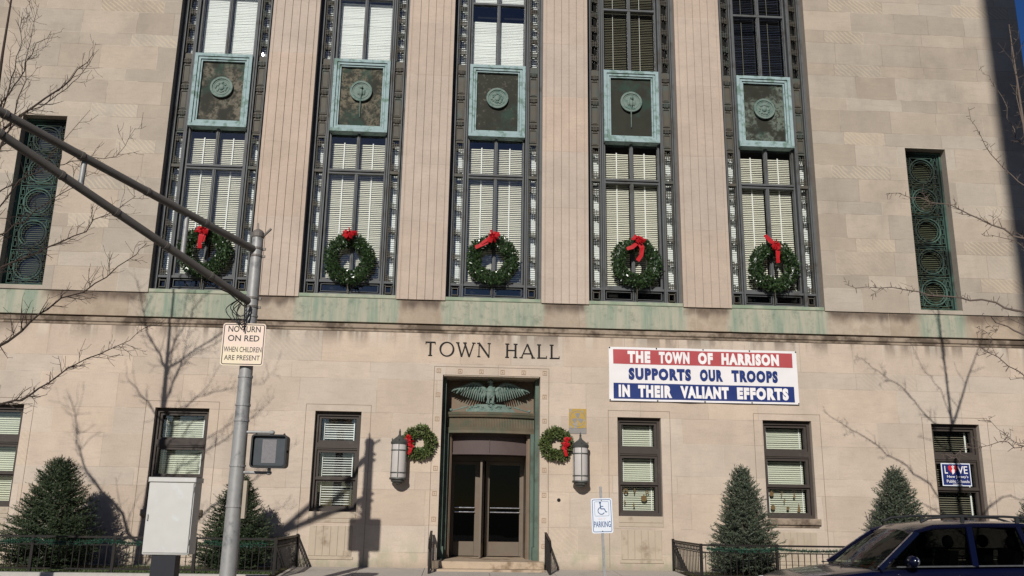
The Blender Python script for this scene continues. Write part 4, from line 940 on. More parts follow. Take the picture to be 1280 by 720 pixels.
# ------------------------------------------------------------------ spruces
def spruce(H,Rb,seed,nb):
    r=random.Random(seed); m=MB()
    def brush(A,B,dens):
        Ln=(B-A).length; n=max(6,int(Ln*dens)); dd=(B-A).normalized()
        s0=dd.cross(Vector((r.gauss(0,1),r.gauss(0,1),r.gauss(0,1)))).normalized()*.004
        m.add([A-s0,A+s0,B],[(0,1,2)])
        for k in range(n):
            c=A+dd*Ln*(k+r.random())/n; o=dd.cross(Vector((r.gauss(0,1),r.gauss(0,1),r.gauss(0,1)))).normalized(); e=(o*.8+dd*.8).normalized()*r.uniform(.036,.058); w=dd.cross(o)*.0085
            m.add([c-w,c+w,c+e],[(0,1,2)])
    for i in range(nb):
        u=(i+r.random())/nb; z=H*(.03+.90*u**1.25); f=z/H
        rad=Rb*min(1.0,(1.02-f)**.86*1.16)*(.93+.08*math.sin(i*.37)+.07*math.sin(3*i*2.39996+f*9+seed)+r.gauss(0,.10))
        if f<.12: rad*=.86
        a=i*2.39996+r.gauss(0,.2); tilt=.18+.75*f*f+r.gauss(0,.10); L=max(.12,rad/math.cos(tilt))
        d=Vector((math.cos(a)*math.cos(tilt),math.sin(a)*math.cos(tilt),math.sin(tilt))); p0=Vector((0,0,max(.04,z-L*.5*math.sin(tilt))))
        start=.30 if L>.35 else .05; brush(p0+d*L*start,p0+d*L,62)
        ns=int(3+L*9)
        for k in range(ns):
            g=start+(1-start)*(k+.7)/ns; sd=1 if k%2 else -1
            side=d.cross(Vector((0,0,1))).normalized()*sd
            td=(d*.8+side*.7+Vector((0,0,r.gauss(.15,.25)))).normalized(); q=p0+d*L*g; brush(q,q+td*r.uniform(.10,.19)*(1.15-g*.35)*min(1,.25+rad/.4),60)
    for k in range(9): brush(Vector((0,0,H*(.86+.012*k))),Vector((r.gauss(0,.05),r.gauss(0,.05),H*(.93+.008*k))),90)
    brush(Vector((0,0,H*.85)),Vector((0,0,H)),110)
    return m
def trunk(H):
    m=MB(); m.tube([(0,0,-.02),(0,0,H*.5),(0,0,H*.97)],[.055,.035,.008],8); return m
spA=spruce(2.25,.80,3,620); spB=spruce(2.45,1.06,8,820)
defs=[((-9.62,-1.45,.24),'B',(1.0,1.0,.99),0,'broad dark green spruce by the fence near the bare tree','spruce_green'),
      ((-5.62,-1.45,.24),'A',(1.16,1.12,.93),1.9,'dark spruce half hidden behind the signal pole','spruce_green'),
      ((5.80,-1.45,.24),'A',(1.0,1.0,1.115),3.6,'tall grey green spruce rising clear in front of the wall below the banner','spruce'),
      ((9.45,-1.45,.24),'A',(1.05,1.05,1.13),5.1,'grey green spruce rising behind the windshield of the navy car','spruce'),
      ((12.95,-1.45,.24),'A',(1.0,1.0,1.0),.7,'grey green spruce mostly outside the picture behind the car roof','spruce')]
cache={}
for loc,k,sc,rz,lab,mt in defs:
    t=thing('spruce_tree',lab,'tree',loc,'small spruces in the planting beds',rz); t.scale=sc
    if (k,mt) not in cache:
        cr=(spA if k=='A' else spB).build('crown',M[mt],t,fixn=False); tr=trunk(2.2).build('trunk',M['bark'],t); cache[(k,mt)]=(cr,tr)
    else:
        for o in cache[(k,mt)]:
            c=o.copy(); col.objects.link(c); c.parent=t

# ------------------------------------------------------------------ bare street trees
def twigify(m,pts,rads,r,dens=7,ln=(.25,.8),spur=False,depth=0):
    pts=[Vector(p) for p in pts]
    for a,b,ra,rb in zip(pts,pts[1:],rads,rads[1:]):
        L=(b-a).length; n=int(L*dens*1.35+r.random()); d=(b-a).normalized()
        for _ in range(n):
            f=r.random(); p=a+(b-a)*f; rr_=max(.0036,(ra+(rb-ra)*f)*.55)
            o=d.cross(Vector((r.gauss(0,1),r.gauss(0,.8),r.gauss(0,1)))).normalized()
            if spur and r.random()<.75:
                l=r.uniform(.05,.14); m.tube([p,p+(o*.9+d*.2).normalized()*l],[.006,.0045],4,cap=False); continue
            td=(d*r.uniform(.3,1.0)+o*r.uniform(.5,.9)+Vector((0,0,r.uniform(-.05,.35)))).normalized(); l=r.uniform(*ln)*(1-.35*f)
            k1=p+td*l*.5+o*l*.06; k2=p+td*l+Vector((r.gauss(0,.05),r.gauss(0,.05),r.gauss(0.02,.06)))*l*2
            rs=[min(rr_,.009),min(rr_,.009)*.75,.003]
            m.tube([p,k1,k2],rs,4,cap=False)
            if depth<1: twigify(m,[p,k1,k2],rs,r,dens*.9,(ln[0]*.45,ln[1]*.5),spur,depth+1)
def limb(m,pts,r0,r1,r,jit=.03,**kw):
    P=[]
    pts=[Vector(p) for p in pts]
    for a,b in zip(pts,pts[1:]):
        for k in range(3): P.append(a.lerp(b,k/3)+Vector((r.gauss(0,jit),r.gauss(0,jit),r.gauss(0,jit)))*(1 if k else 0))
    P.append(pts[-1]); n=len(P); rad=[r0+(r1-r0)*(i/(n-1))**.8 for i in range(n)]
    rad=[q*.95 for q in rad]; m.tube(P,rad,6,cap=False)
    if kw.get('dens',1)>0: twigify(m,P,rad,r,**kw)
def onto(tp,pts):       # start a limb on the trunk at its own height
    p=pts[0]
    for a,b in zip(tp,tp[1:]):
        if a[2]<=p[2]<=b[2]:
            f=(p[2]-a[2])/(b[2]-a[2]); return [tuple(a[k]+(b[k]-a[k])*f for k in range(3))]+list(pts[1:])
    return pts
def tree(name,lab,base,trunkpts,limbs,mat,seed,spur=False):
    t=thing(name,lab,'tree',base); r=random.Random(seed)
    m=MB(); n=len(trunkpts); m.tube(trunkpts,([.13,.11,.09,.075,.05,.036,.026,.008] if spur else [.15,.13,.11,.09,.07,.045,.024,.010])[:n],10,cap=False); m.build('trunk',mat,t,off=base,smooth=True)
    m=MB()
    for (pts,r0,r1,dens,ln) in limbs: limb(m,onto(trunkpts,pts),r0,r1,r,dens=dens,ln=ln,spur=spur)
    m.build('branches',mat,t,off=base,fixn=False); return t
def xyz(l,y0,y1): 
    n=len(l); return [(p[0],y0+(y1-y0)*i/(n-1),p[1]) for i,p in enumerate(l)]
TL=(-9.95,-6.2,.05)
tree('bare_tree','leafless street tree reaching in from the side of the signal arm',TL,
 [(-9.95,-6.2,.0),(-9.86,-6.2,2.2),(-9.78,-6.2,4.23),(-9.68,-6.2,6.0),(-9.62,-6.2,7.04),(-9.66,-6.2,8.4),(-9.70,-6.2,10.0),(-9.72,-6.2,12.2)],
 [(xyz([(-9.78,4.0),(-10.6,5.05),(-11.24,5.7),(-11.61,6.42),(-11.95,7.6)],-6.2,-6.4),.05,.01,5,(.3,.9)),
  (xyz([(-9.64,8.18),(-9.96,8.71),(-10.3,9.4),(-10.6,10.4)],-6.2,-6.2),.035,.008,5,(.3,.8)),
  (xyz([(-9.64,8.2),(-8.95,8.8),(-8.27,9.36),(-7.86,9.9)],-6.2,-6.5),.03,.005,4,(.25,.6)),
  (xyz([(-9.62,7.0),(-10.21,7.52),(-10.6,8.0)],-6.2,-6.2),.03,.006,5,(.3,.8)),
  (xyz([(-9.78,4.6),(-9.45,5.5),(-9.24,5.70),(-8.585,6.06),(-7.984,6.42),(-7.512,6.843),(-6.99,7.275)],-6.2,-5.9),.032,.004,7,(.2,.55)),
  (xyz([(-9.72,5.3),(-9.3,6.15),(-9.0,6.332),(-8.627,6.614),(-8.113,7.026),(-7.479,7.464)],-6.2,-6.6),.026,.004,6,(.2,.5)),
  (xyz([(-9.82,3.2),(-9.4,4.05),(-8.889,4.304),(-8.557,4.572),(-8.171,4.975),(-7.398,5.485),(-6.872,5.937),(-6.567,6.266)],-6.2,-6.2),.038,.004,7,(.2,.6)),
  (xyz([(-9.86,2.3),(-9.4,3.1),(-8.872,3.226),(-8.438,3.363),(-8.04,3.685),(-7.627,4.041),(-7.033,4.362),(-6.418,4.822)],-6.2,-5.9),.036,.004,8,(.2,.6)),
  (xyz([(-9.66,7.9),(-9.545,8.945),(-9.291,9.401),(-9.114,9.911),(-8.813,10.417)],-6.2,-6.3),.02,.004,6,(.2,.5)),
  (xyz([(-9.62,7.3),(-9.348,8.295),(-9.132,8.575),(-8.593,8.937),(-8.205,9.297),(-7.863,9.826)],-6.2,-6.5),.02,.004,6,(.2,.5)),
  (xyz([(-9.66,6.2),(-9.0,7.4),(-8.434,7.688),(-7.929,7.803),(-7.289,7.908),(-7.0,8.48)],-6.2,-6.3),.016,.003,6,(.2,.5)),
  (xyz([(-9.65,8.3),(-9.45,9.192),(-9.40,9.857),(-9.40,10.794)],-6.2,-6.3),.018,.004,7,(.2,.6)),
  (xyz([(-9.60,7.2),(-9.28,8.6),(-9.22,9.8),(-9.12,11.0)],-6.2,-6.3),.016,.003,6,(.2,.5)),
  (xyz([(-9.62,7.05),(-9.01,7.35),(-8.57,7.85),(-7.92,8.86)],-6.2,-6.2),.016,.003,3,(.2,.4))],
 M['bark'],5)
TR=(10.45,-6.7,.05)
TT=[(10.45,-6.7,.0),(10.36,-6.72,2.2),(10.30,-6.75,4.0),(10.16,-6.8,5.14),(10.08,-6.8,6.31),(10.02,-6.8,7.54),(10.0,-6.8,8.9),(9.98,-6.8,11.2)]
R1=[(10.127,-6.3,6.863),(9.65,-5.95,7.254),(9.259,-5.6,7.68),(8.643,-5.25,8.042),(8.115,-4.9,8.239)]
R2=[(9.799,-6.5,5.366),(9.496,-6.04,5.648),(9.064,-5.58,5.841),(8.511,-5.12,6.051),(7.911,-4.66,6.232),(7.375,-4.2,6.419)]
tree('bare_tree','leafless street tree with short spur twigs reaching in beside the navy car',TR,
 TT,
 [(xyz([(10.1,4.7),(9.61,5.05),(9.2,5.3)],-6.3,-6.3),.03,.01,0,(.1,.2)),
  ([(10.02,-6.3,6.3),*R1],.026,.005,10,(.15,.5)),
  ([(10.1,-6.3,4.9),*R2],.032,.005,11,(.15,.5)),
  ([TT[6],(9.99,-6.8,10.0),TT[7]],.012,.004,9,(.2,.5)),
  (xyz([(9.97,8.4),(10.2,9.2),(10.1,9.91),(9.95,10.31),(9.80,10.704)],-6.3,-6.0),.012,.003,7,(.15,.4)),
  (xyz([(10.15,3.6),(9.707,4.173),(9.215,4.52),(8.897,4.677),(8.568,4.744)],-6.3,-6.4),.018,.003,12,(.15,.45)),
  (xyz([(10.22,2.3),(9.7,2.95),(9.343,2.86),(8.909,2.95),(8.163,2.819),(7.793,2.605)],-6.3,-6.8),.016,.003,9,(.12,.4)),
  (xyz([(10.2,2.6),(9.6,2.9),(9.283,2.924),(8.94,3.099),(8.619,3.346)],-6.3,-6.8),.012,.003,8,(.12,.4)),
  (xyz([(10.1,5.0),(9.85,5.1),(9.5,5.25),(9.0,4.95),(8.75,5.05)],-6.3,-6.5),.012,.003,9,(.12,.4)),
  (xyz([(10.0,6.2),(9.9,6.8),(9.5,6.9),(9.2,6.95)],-6.3,-6.3),.010,.003,8,(.12,.35)),
  (xyz([(9.95,7.6),(9.95,8.2),(9.6,8.6),(9.35,9.2),(9.25,9.6)],-6.3,-6.3),.014,.003,8,(.15,.4)),
  (xyz([(10.15,4.4),(10.7,5.1),(11.26,5.5),(11.9,5.5)],-6.3,-6.3),.04,.008,4,(.3,.8)),
  (xyz([(9.99,7.5),(10.7,8.5),(11.3,9.8)],-6.3,-6.3),.04,.008,5,(.3,.8)),
  (xyz([(10.13,4.3),(9.98,4.9),(9.75,5.5),(9.70,6.3)],-6.3,-8.4),.02,.004,0,(.1,.2))],
 M['bark_l'],11,spur=True)

# ------------------------------------------------------------------ traffic signal pole
PX,PY=-4.58,-6.2
def PT(x,z): return (x,PY,z)
pole=thing('signal_pole','galvanised steel traffic signal pole with twin mast arms at the kerb','pole',(PX,PY,.05)); OFF=(PX,PY,.05)
m=MB(); m.lathe([(.19,-.03),(.19,.05),(.17,.08),(.145,.10),(.138,.5),(.102,6.38)],(PX,PY,.05),24); 
m.build('shaft',M['galv'],pole,off=OFF,smooth=True)
m=MB(); m.lathe([(.108,6.38),(.116,6.40),(.116,6.47),(.08,6.52),(.03,6.55),(0,6.56)],(PX,PY,.05),16)
m.bar((PX+.1,PY,6.47),(PX+.24,PY-.05,6.60),.03); m.bar((PX,PY,6.5),(PX-.02,PY,6.72),.03); m.build('pole_cap',M['arm'],pole,off=OFF)
for z in (6.22,6.08,5.28,5.12,4.95,3.85,3.35,3.08,2.30,1.62):
    m=MB(); m.lathe([(.10+(6.4-z)*.006,z-.018),(.115+(6.4-z)*.006,z-.018),(.115+(6.4-z)*.006,z+.018),(.10+(6.4-z)*.006,z+.018)],(PX,PY,0),18)
    if z>5: m.box(PX+.09,PX+.16,PY-.02,PY+.02,z-.022,z+.022)
    m.build('clamp_band',M['arm'] if z>5 else M['galv'],pole,off=OFF)
def arm(z,a,b,c,r0,r1,L,nm):
    m=MB(); pts=[(PX-a*t,PY-b*t,z+c*t) for t in [0]+[.1+k*(L-.1)/8 for k in range(9)]]; m.tube(pts,[.05]+[r0+(r1-r0)*k/8 for k in range(9)],14)
    for k in range(1,7): t=k*L/7.5; m.tube([(PX-a*t,PY-b*t,z+c*t),(PX-a*(t+.05),PY-b*(t+.05),z+c*(t+.05))],r0+.006,14)
    return m.build(nm,M['arm'],pole,off=OFF,smooth=True)
arm(6.18,.55,.835,.15,.068,.062,9.0,'upper_arm'); arm(5.18,.56,.828,.30,.069,.064,7.2,'lower_arm')
for t in (1.6,3.55,5.4): m=MB(); m.tube([(PX-.555*t,PY-.831*t,6.18+.15*t),(PX-.558*t,PY-.83*t,5.18+.30*t)],.042,10); m.build('strut',M['galv'],pole,off=OFF,smooth=True)
r=random.Random(2); m=MB()
def curve(pts,n=6):
    P=[Vector(p) for p in pts]; P=[P[0]]+P+[P[-1]]; out=[]
    for i in range(1,len(P)-2):
        for k in range(n):
            t=k/n; a_,b_,c_,d_=P[i-1],P[i],P[i+1],P[i+2]
            out.append(.5*((2*b_)+(-a_+c_)*t+(2*a_-5*b_+4*c_-d_)*t*t+(-a_+3*b_-3*c_+d_)*t**3))
    return out+[P[-1]]
for k in range(6):
    a=r.uniform(-.22,.0); dz=r.uniform(.25,.48); z0=5.2+r.uniform(-.05,.08)
    m.tube(curve([(PX-.14+a*.2,PY-.15,z0),(PX-.20+a,PY-.2,z0-dz*.5),(PX-.10+a*.5,PY-.21,z0-dz),(PX-.02,PY-.2,z0-dz*.75),(PX+.02+a*.1,PY-.16,z0-.12)]),.0085,5)
m.tube([(PX-.1,PY-.16,5.3),(PX-.06,PY-.17,4.8),(PX-.03,PY-.17,4.6)],.012,5); m.tube([(PX-.62,PY-.95,5.33),(PX-.3,PY-.5,5.26),(PX-.1,PY-.17,5.1)],.012,5); m.build('loose_cables',M['cable'],pole,off=OFF)
m=MB(); m.box(PX+.15,PX+.21,PY-.09,PY+.03,1.42,2.05); m.build('push_button_plate',simple('tan_sign_back',(.34,.29,.22),.6),pole,off=OFF)
# sign
SO=(-4.63,PY-.17,4.40)
sg=thing('road_sign','square faded no turn on red sign strapped to the signal pole','sign',SO)
def rrect(x0,x1,z0,z1,r,n=5):
    P=[]
    for cx,cz,a in ((x1-r,z1-r,0),(x0+r,z1-r,90),(x0+r,z0+r,180),(x1-r,z0+r,270)):
        for k in range(n+1): t=R(a+90*k/n); P.append((cx+r*math.cos(t),cz+r*math.sin(t)))
    return P
def frame_poly(m,x0,x1,z0,z1,r,t,y0,y1):
    A=rrect(x0,x1,z0,z1,r); B=rrect(x0+t,x1-t,z0+t,z1-t,max(.004,r-t)); n=len(A)
    V=[(x,y0,z) for x,z in A]+[(x,y0,z) for x,z in B]+[(x,y1,z) for x,z in A]+[(x,y1,z) for x,z in B]
    m.add(V,[(k,(k+1)%n,n+(k+1)%n,n+k) for k in range(n)]+[(k,2*n+k,2*n+(k+1)%n,(k+1)%n) for k in range(n)])
x0,x1,z0,z1=-5.005,-4.255,4.025,4.785; ys=PY-.17
m=MB(); m.prism(rrect(x0,x1,z0,z1,.05),ys,ys+.006); m.build('sign_plate',M['sign_cream'],sg,off=SO)
m=MB(); frame_poly(m,x0+.018,x1-.018,z0+.018,z1-.018,.04,.014,ys-.0025,ys-.0005); m.build('border_line',M['ink'],sg,off=SO)
yt=ys-.0005
text('NO TURN',x0+.095,x1-.09,4.625,4.735,yt,M['ink'],sg,bold=.012,off=SO); text('ON RED',x0+.10,x1-.10,4.46,4.57,yt,M['ink'],sg,bold=.012,off=SO)
text('WHEN CHILDREN',x0+.045,x1-.045,4.265,4.36,yt,M['ink'],sg,bold=.004,off=SO); text('ARE PRESENT',x0+.065,x1-.065,4.12,4.21,yt,M['ink'],sg,bold=.004,off=SO)
m=MB(); m.box(-4.70,-4.56,ys+.008,PY-.10,4.15,4.19); m.box(-4.70,-4.56,ys+.008,PY-.10,4.62,4.66); m.build('bracket',M['galv'],sg,off=SO)
# pedestrian signal
PO=(-4.03,PY-.05,2.55)
ps=thing('pedestrian_signal','black unlit pedestrian signal box on two arms beside the signal pole','signal',PO)
m=MB(); m.prism(rrect(-4.33,-3.73,2.27,2.83,.06),PY-.14,PY+.10); m.build('housing',M['black_plastic'],ps,off=PO)
m=MB(); frame_poly(m,-4.335,-3.725,2.265,2.835,.06,.03,PY-.22,PY-.14); m.add([],[]); m.build('hood',M['black_plastic'],ps,off=PO)
m=MB(); m.prism(rrect(-4.295,-3.765,2.305,2.795,.04),PY-.152,PY-.141); m.build('face',M['signal_face'],ps,off=PO)
m=MB(); m.box(-4.15,-3.91,PY-.158,PY-.153,2.35,2.75); m.build('lens',M['signal_lens'],ps,off=PO)
for z in (2.88,2.19):
    m=MB(); m.tube([(PX+.10,PY-.02,z),(-4.05,PY-.02,z),(-4.03,PY-.02,z)],.026,8); m.ell((-4.03,PY-.02,z),(.05,.045,.04)); m.bar((-4.03,PY-.02,min(z,2.83) if z>2.5 else z),(-4.03,PY-.02,2.82 if z>2.5 else 2.28),.05); m.build('mounting_arm',M['galv'],ps,off=PO)
for x,z in ((-4.335,2.55),(-3.725,2.55),(-4.28,2.84),(-3.8,2.84)):
    m=MB(); m.ell((x,PY-.1,z),(.02,.03,.025),8,6); m.build('hinge_knob',M['black_plastic'],ps,off=PO)

# ------------------------------------------------------------------ grey cabinet
CO=(-5.62,-6.3,.05); cb=thing('control_cabinet','dull white metal cabinet on a dark post in front of a ground floor window','cabinet',CO)
x0,x1=-5.90,-5.15; yf,yb=-6.62,-6.22
m=MB()
def taper(m,x0,x1,y0,y1,z0,z1,dx=.0): m.add([(x0,y0,z0),(x1,y0,z0),(x1,y1,z0),(x0,y1,z0),(x0+dx,y0,z1),(x1+dx,y0,z1),(x1+dx,y1,z1),(x0+dx,y1,z1)],[(0,3,2,1),(4,5,6,7),(0,1,5,4),(1,2,6,5),(2,3,7,6),(3,0,4,7)])
taper(m,x0,x1,yf,yb,.83,2.0); 
bev=m.build('body',M['cabinet'],cb,off=CO)
bm=bmesh.new(); bm.from_mesh(bev.data); bmesh.ops.bevel(bm,geom=bm.edges[:],offset=.012,segments=2,affect='EDGES'); bm.to_mesh(bev.data); bm.free()
m=MB(); m.bbox(x0+.015,x1-.015,yf-.016,yf-.001,.86,1.98,.006); m.build('door',M['cabinet'],cb,off=CO)
m=MB(); m.bbox(x0-.015,x1+.02,yf-.025,yb+.02,1.995,2.075,.01); m.build('lid',M['cabinet'],cb,off=CO)
m=MB(); m.box(x0+.03,x0+.05,yf-.034,yf-.017,1.40,1.47); m.ell((x0+.04,yf-.03,1.38),(.012,.01,.012)); m.build('latch',M['galv'],cb,off=CO)
m=MB()
for z in (1.0,1.85): m.tube([(x1-.008,yf-.02,z),(x1-.008,yf-.02,z+.09)],.008,6)
m.build('hinge',M['galv'],cb,off=CO)
m=MB(); m.box(-5.75,-5.36,-6.58,-6.30,.02,.83); m.build('post',M['cabinet_post'],cb,off=CO)

# ------------------------------------------------------------------ accessible parking sign
HO=(1.80,-6.4,.05); hp=thing('parking_sign','white accessible parking sign on a slightly leaning thin metal post','sign',HO); hp.rotation_euler=(0,R(-2.2),0)
m=MB(); m.box(-.022,.022,-.008,.014,-.05,2.0)
for k in range(30): m.box(-.007,.007,-.0095,-.0085,.1+k*.062,.125+k*.062)
m.build('post',M['galv'],hp)
m=MB(); m.prism(rrect(-.185,.185,1.215,1.80,.035),-.020,-.014); m.build('sign_plate',M['sign_white'],hp)
m=MB(); frame_poly(m,-.165,.165,1.235,1.78,.03,.010,-.0215,-.0203); m.build('border_line',M['ink_blue'],hp)
m=MB(); frame_poly(m,-.125,.125,1.50,1.745,.02,.005,-.0215,-.0203); m.build('symbol_border',M['ink_blue'],hp)
m=MB(); m.disc((-.025,1.725),.018,-.0235,-.0203,12); m.bar((-.025,-.022,1.705),(-.015,-.022,1.62),.017,.002,(0,1,0)); m.bar((-.015,-.0222,1.622),(.045,-.0222,1.622),.015,.0021,(0,1,0)); m.bar((.045,-.0224,1.625),(.07,-.0224,1.565),.015,.0022,(0,1,0)); m.bar((.07,-.0226,1.565),(.092,-.0226,1.575),.012,.0023,(0,1,0)); m.bar((-.022,-.0228,1.665),(.03,-.0228,1.665),.012,.0023,(0,1,0))
import itertools
pv=[(-.008+.058*math.cos(R(a)),-.023,1.59+.058*math.sin(R(a))) for a in range(100,330,12)]; m.tube(pv,.0065,5); m.build('wheelchair_symbol',M['ink_blue'],hp)
text('RESERVED',-.07,.07,1.44,1.475,-.0205,M['ink_faint'],hp); text('PARKING',-.145,.145,1.315,1.415,-.0205,M['ink_blue'],hp,bold=.012)
m=MB(); m.ell((0,-.022,1.765),(.009,.005,.009),8,5); m.ell((0,-.022,1.25),(.009,.005,.009),8,5); m.build('bolt',M['iron'],hp)

# ------------------------------------------------------------------ navy car
cy=-8.1; CAR=(6.5,cy,-.10); car=thing('parked_car','dark navy estate car with roof rails parked at the kerb','car',CAR)
def carb(m,n,mt,sm=True,par=None): return m.build(n,M[mt],par or car,off=CAR,smooth=sm)
st=[(4.02,.55,.25,.52),(4.06,.70,.15,.62),(4.2,.82,.12,.70),(4.5,.90,.12,.775),(4.9,.92,.12,.825),(5.25,.93,.12,.87),(5.6,.935,.12,.90),(6.5,.935,.12,.93),(7.5,.935,.12,.95),(8.4,.93,.12,.97),(8.75,.91,.14,.97),(8.92,.86,.2,.94),(8.98,.78,.28,.85)]
m=MB(); V=[];n=0
for (x,w,zb,zt) in st:
    half=[(0,zt+.015),(w*.45,zt+.010),(w*.80,zt-.008),(w*.93,zt-.035),(w*.985,zt-.09),(w,zt-.22),(w*.99,(zb+zt)/2-.05),(w*.985,zb+.12),(w*.93,zb),(0,zb)]
    ringp=half+[(-a,b) for a,b in half[1:-1]][::-1]; n=len(ringp); V+=[(x,cy+a,b) for a,b in ringp]
F=[]
for i in range(len(st)-1):
    for k in range(n): F.append((i*n+k,i*n+(k+1)%n,(i+1)*n+(k+1)%n,(i+1)*n+k))
F+=[tuple(range(n))[::-1],tuple((len(st)-1)*n+k for k in range(n))]
m.add(V,F); body=carb(m,'body','car')
# roof
rs=[(6.02,.60,1.435),(6.15,.635,1.50),(6.5,.66,1.555),(7.1,.67,1.58),(7.8,.665,1.57),(8.3,.645,1.53),(8.50,.62,1.49)]
m=MB(); V=[]
for (x,w,z) in rs:
    for f in (-1,-.93,-.7,-.35,0,.35,.7,.93,1): V.append((x,cy+w*f,z-.055*abs(f)**3.2))
    for f in (1,-1): V.append((x,cy+w*f*.98,z-.085))
n=11; F=[]
for i in range(len(rs)-1):
    for k in range(n): F.append((i*n+k,i*n+(k+1)%n,(i+1)*n+(k+1)%n,(i+1)*n+k))
F+=[tuple(range(n))[::-1],tuple((len(rs)-1)*n+k for k in range(n))]; m.add(V,F); carb(m,'roof','car')
def glassq(pts,n,mt): 
    m=MB(); m.add(pts,[tuple(range(len(pts)))]); return m.build(n,M[mt],car,off=CAR,fixn=False)
# windshield (curved)
m=MB(); V=[];K=12
for j in range(7):
    t=j/6
    for k in range(K+1):
        f=-1+2*k/K; wb=.80;wt=.60; x=(5.22+.13*abs(f)**2)*(1-t)+(6.03+.03*f*f)*t; V.append((x-.02*math.sin(math.pi*t),cy+f*(wb*(1-t)+wt*t),(.895-.02*abs(f))*(1-t)+(1.44-.05*abs(f)**3)*t+.015*math.sin(math.pi*t)))
m.add(V,[(j*(K+1)+k,(j+1)*(K+1)+k,(j+1)*(K+1)+k+1,j*(K+1)+k+1) for j in range(6) for k in range(K)])
ws=m.build('windshield',M['windshield'],car,off=CAR,smooth=True,fixn=False)
for s in (-1,1):
    b=lambda x,z:(x,cy+s*(.915-(z-.9)*.44),z)
    # pillars
    for pts,w in (((b(5.36,.88),b(6.08,1.405)),.075),((b(6.80,.93),b(6.90,1.50)),.09),((b(7.72,.95),b(7.66,1.51)),.07),((b(8.62,.965),b(8.36,1.46)),.12)):
        m=MB(); m.bar(pts[0],pts[1],w,.05,(0,1,0)); carb(m,'pillar','car',False)
    m=MB(); m.tube([b(6.02,1.40),b(6.35,1.475),b(7.0,1.51),b(7.7,1.515),b(8.4,1.46)],.035,8); carb(m,'roof_edge','car')
    m=MB(); m.bar(b(5.62,.915),b(8.55,.975),.02,.02); carb(m,'window_strip','chrome',False)
    for poly,nm in (([(5.52,.91),(6.77,.94),(6.86,1.475),(6.33,1.455),(6.06,1.38)],'side_window'),([(6.86,.94),(7.68,.955),(7.63,1.49),(6.93,1.485)],'side_window'),([(7.77,.955),(8.55,.97),(8.32,1.44),(7.70,1.49)],'side_window')):
        glassq([b(x,z) for x,z in poly][::-s],nm,'glass_car')
    m=MB(); m.bar(b(5.78,.915),b(5.78,1.0),.04,.06); m.ell((5.80,cy+s*1.03,1.0),(.075,.125,.085),14,10); mr=carb(m,'mirror','car')
    m=MB(); m.ell((5.855,cy+s*1.03,1.0),(.035,.105,.065),12,8); m.build('mirror_glass',M['chrome'],mr,off=CAR,smooth=True)
    m=MB(); y=cy+s*.60; m.tube([(6.20,y,1.545),(6.33,y,1.60),(6.7,y,1.635),(7.5,y,1.645),(8.1,y,1.62),(8.35,y,1.55)],.018,8); 
    for x,z in ((6.85,1.60),(7.7,1.60)): m.bar((x,y,z-.06),(x,y,z+.03),.05,.03)
    carb(m,'roof_rail','black_plastic')
    for x in (4.88,7.75):
        w=MB(); 
        c=(x,cy+s*.82,.255)
        prof=[(.20,-.10),(.335,-.105),(.36,-.07),(.36,.07),(.335,.105),(.20,.10)]
        V=[];n=28
        for rr_,yy in prof:
            for k in range(n): V.append((c[0]+rr_*math.cos(k/n*6.2832),c[1]+yy,c[2]+rr_*math.sin(k/n*6.2832)))
        w.add(V,[(i*n+k,i*n+(k+1)%n,(i+1)*n+(k+1)%n,(i+1)*n+k) for i in range(5) for k in range(n)]); wh=carb(w,'wheel','rubber')
        w=MB(); yo=c[1]+s*.085
        w.ring((c[0],c[2]),.18,.225,yo-.02,yo+.02,28); w.disc((c[0],c[2]),.05,yo-.022,yo+.022,14)
        for k in range(5): a=k/5*6.283; w.bar((c[0],yo,c[2]),(c[0]+.2*math.cos(a),yo,c[2]+.2*math.sin(a)),.05,.03,(0,1,0))
        w.build('rim',M['rim'],wh,off=CAR)
        a=MB(); V=[]; n=18      # dark wheel arch lining proud of the body side
        for k in range(n+1):
            t=math.pi*k/n
            for rr_,yy in ((.37,.925),(.42,.942)): V.append((c[0]+rr_*math.cos(t),cy+s*yy,c[2]+rr_*math.sin(t)))
        a.add(V,[(2*k,2*k+1,2*k+3,2*k+2) for k in range(n)]); carb(a,'wheel_arch','black_plastic')
    for x in (6.55,7.45): m=MB(); m.bbox(x,x+.17,0,.02,.80,.825,.004); m.v=[(a,cy+s*(.93+b),c) for a,b,c in m.v]; carb(m,'door_handle','car')
    m=MB(); m.ell((4.16,cy+s*.66,.60),(.10,.17,.075),12,8); carb(m,'headlight','lampglass_car')
    m=MB(); m.ell((8.93,cy+s*.78,.80),(.05,.10,.15),10,8); carb(m,'tail_light','tail')
m=MB(); m.add([(8.50,cy-.58,1.44),(8.50,cy+.58,1.44),(8.80,cy+.72,.99),(8.80,cy-.72,.99)],[(0,1,2,3)]); m.build('rear_window',M['glass_car'],car,off=CAR,fixn=False)
m=MB(); m.box(5.32,5.85,cy-.78,cy+.78,.78,.885); m.build('dashboard',M['black_plastic'],car,off=CAR)
for s in (-.38,.38):
    m=MB(); 
    for x in (6.55,7.55):
        m.add([(x-.1,cy+s-.24,.5),(x+.1,cy+s-.24,.5),(x+.1,cy+s+.24,.5),(x-.1,cy+s+.24,.5),(x+.08,cy+s-.21,1.14),(x+.2,cy+s-.21,1.14),(x+.2,cy+s+.21,1.14),(x+.08,cy+s+.21,1.14)],[(0,3,2,1),(4,5,6,7),(0,1,5,4),(1,2,6,5),(2,3,7,6),(3,0,4,7)]); m.ell((x+.16,cy+s,1.26),(.06,.13,.10),12,8)
    carb(m,'seat','seat')
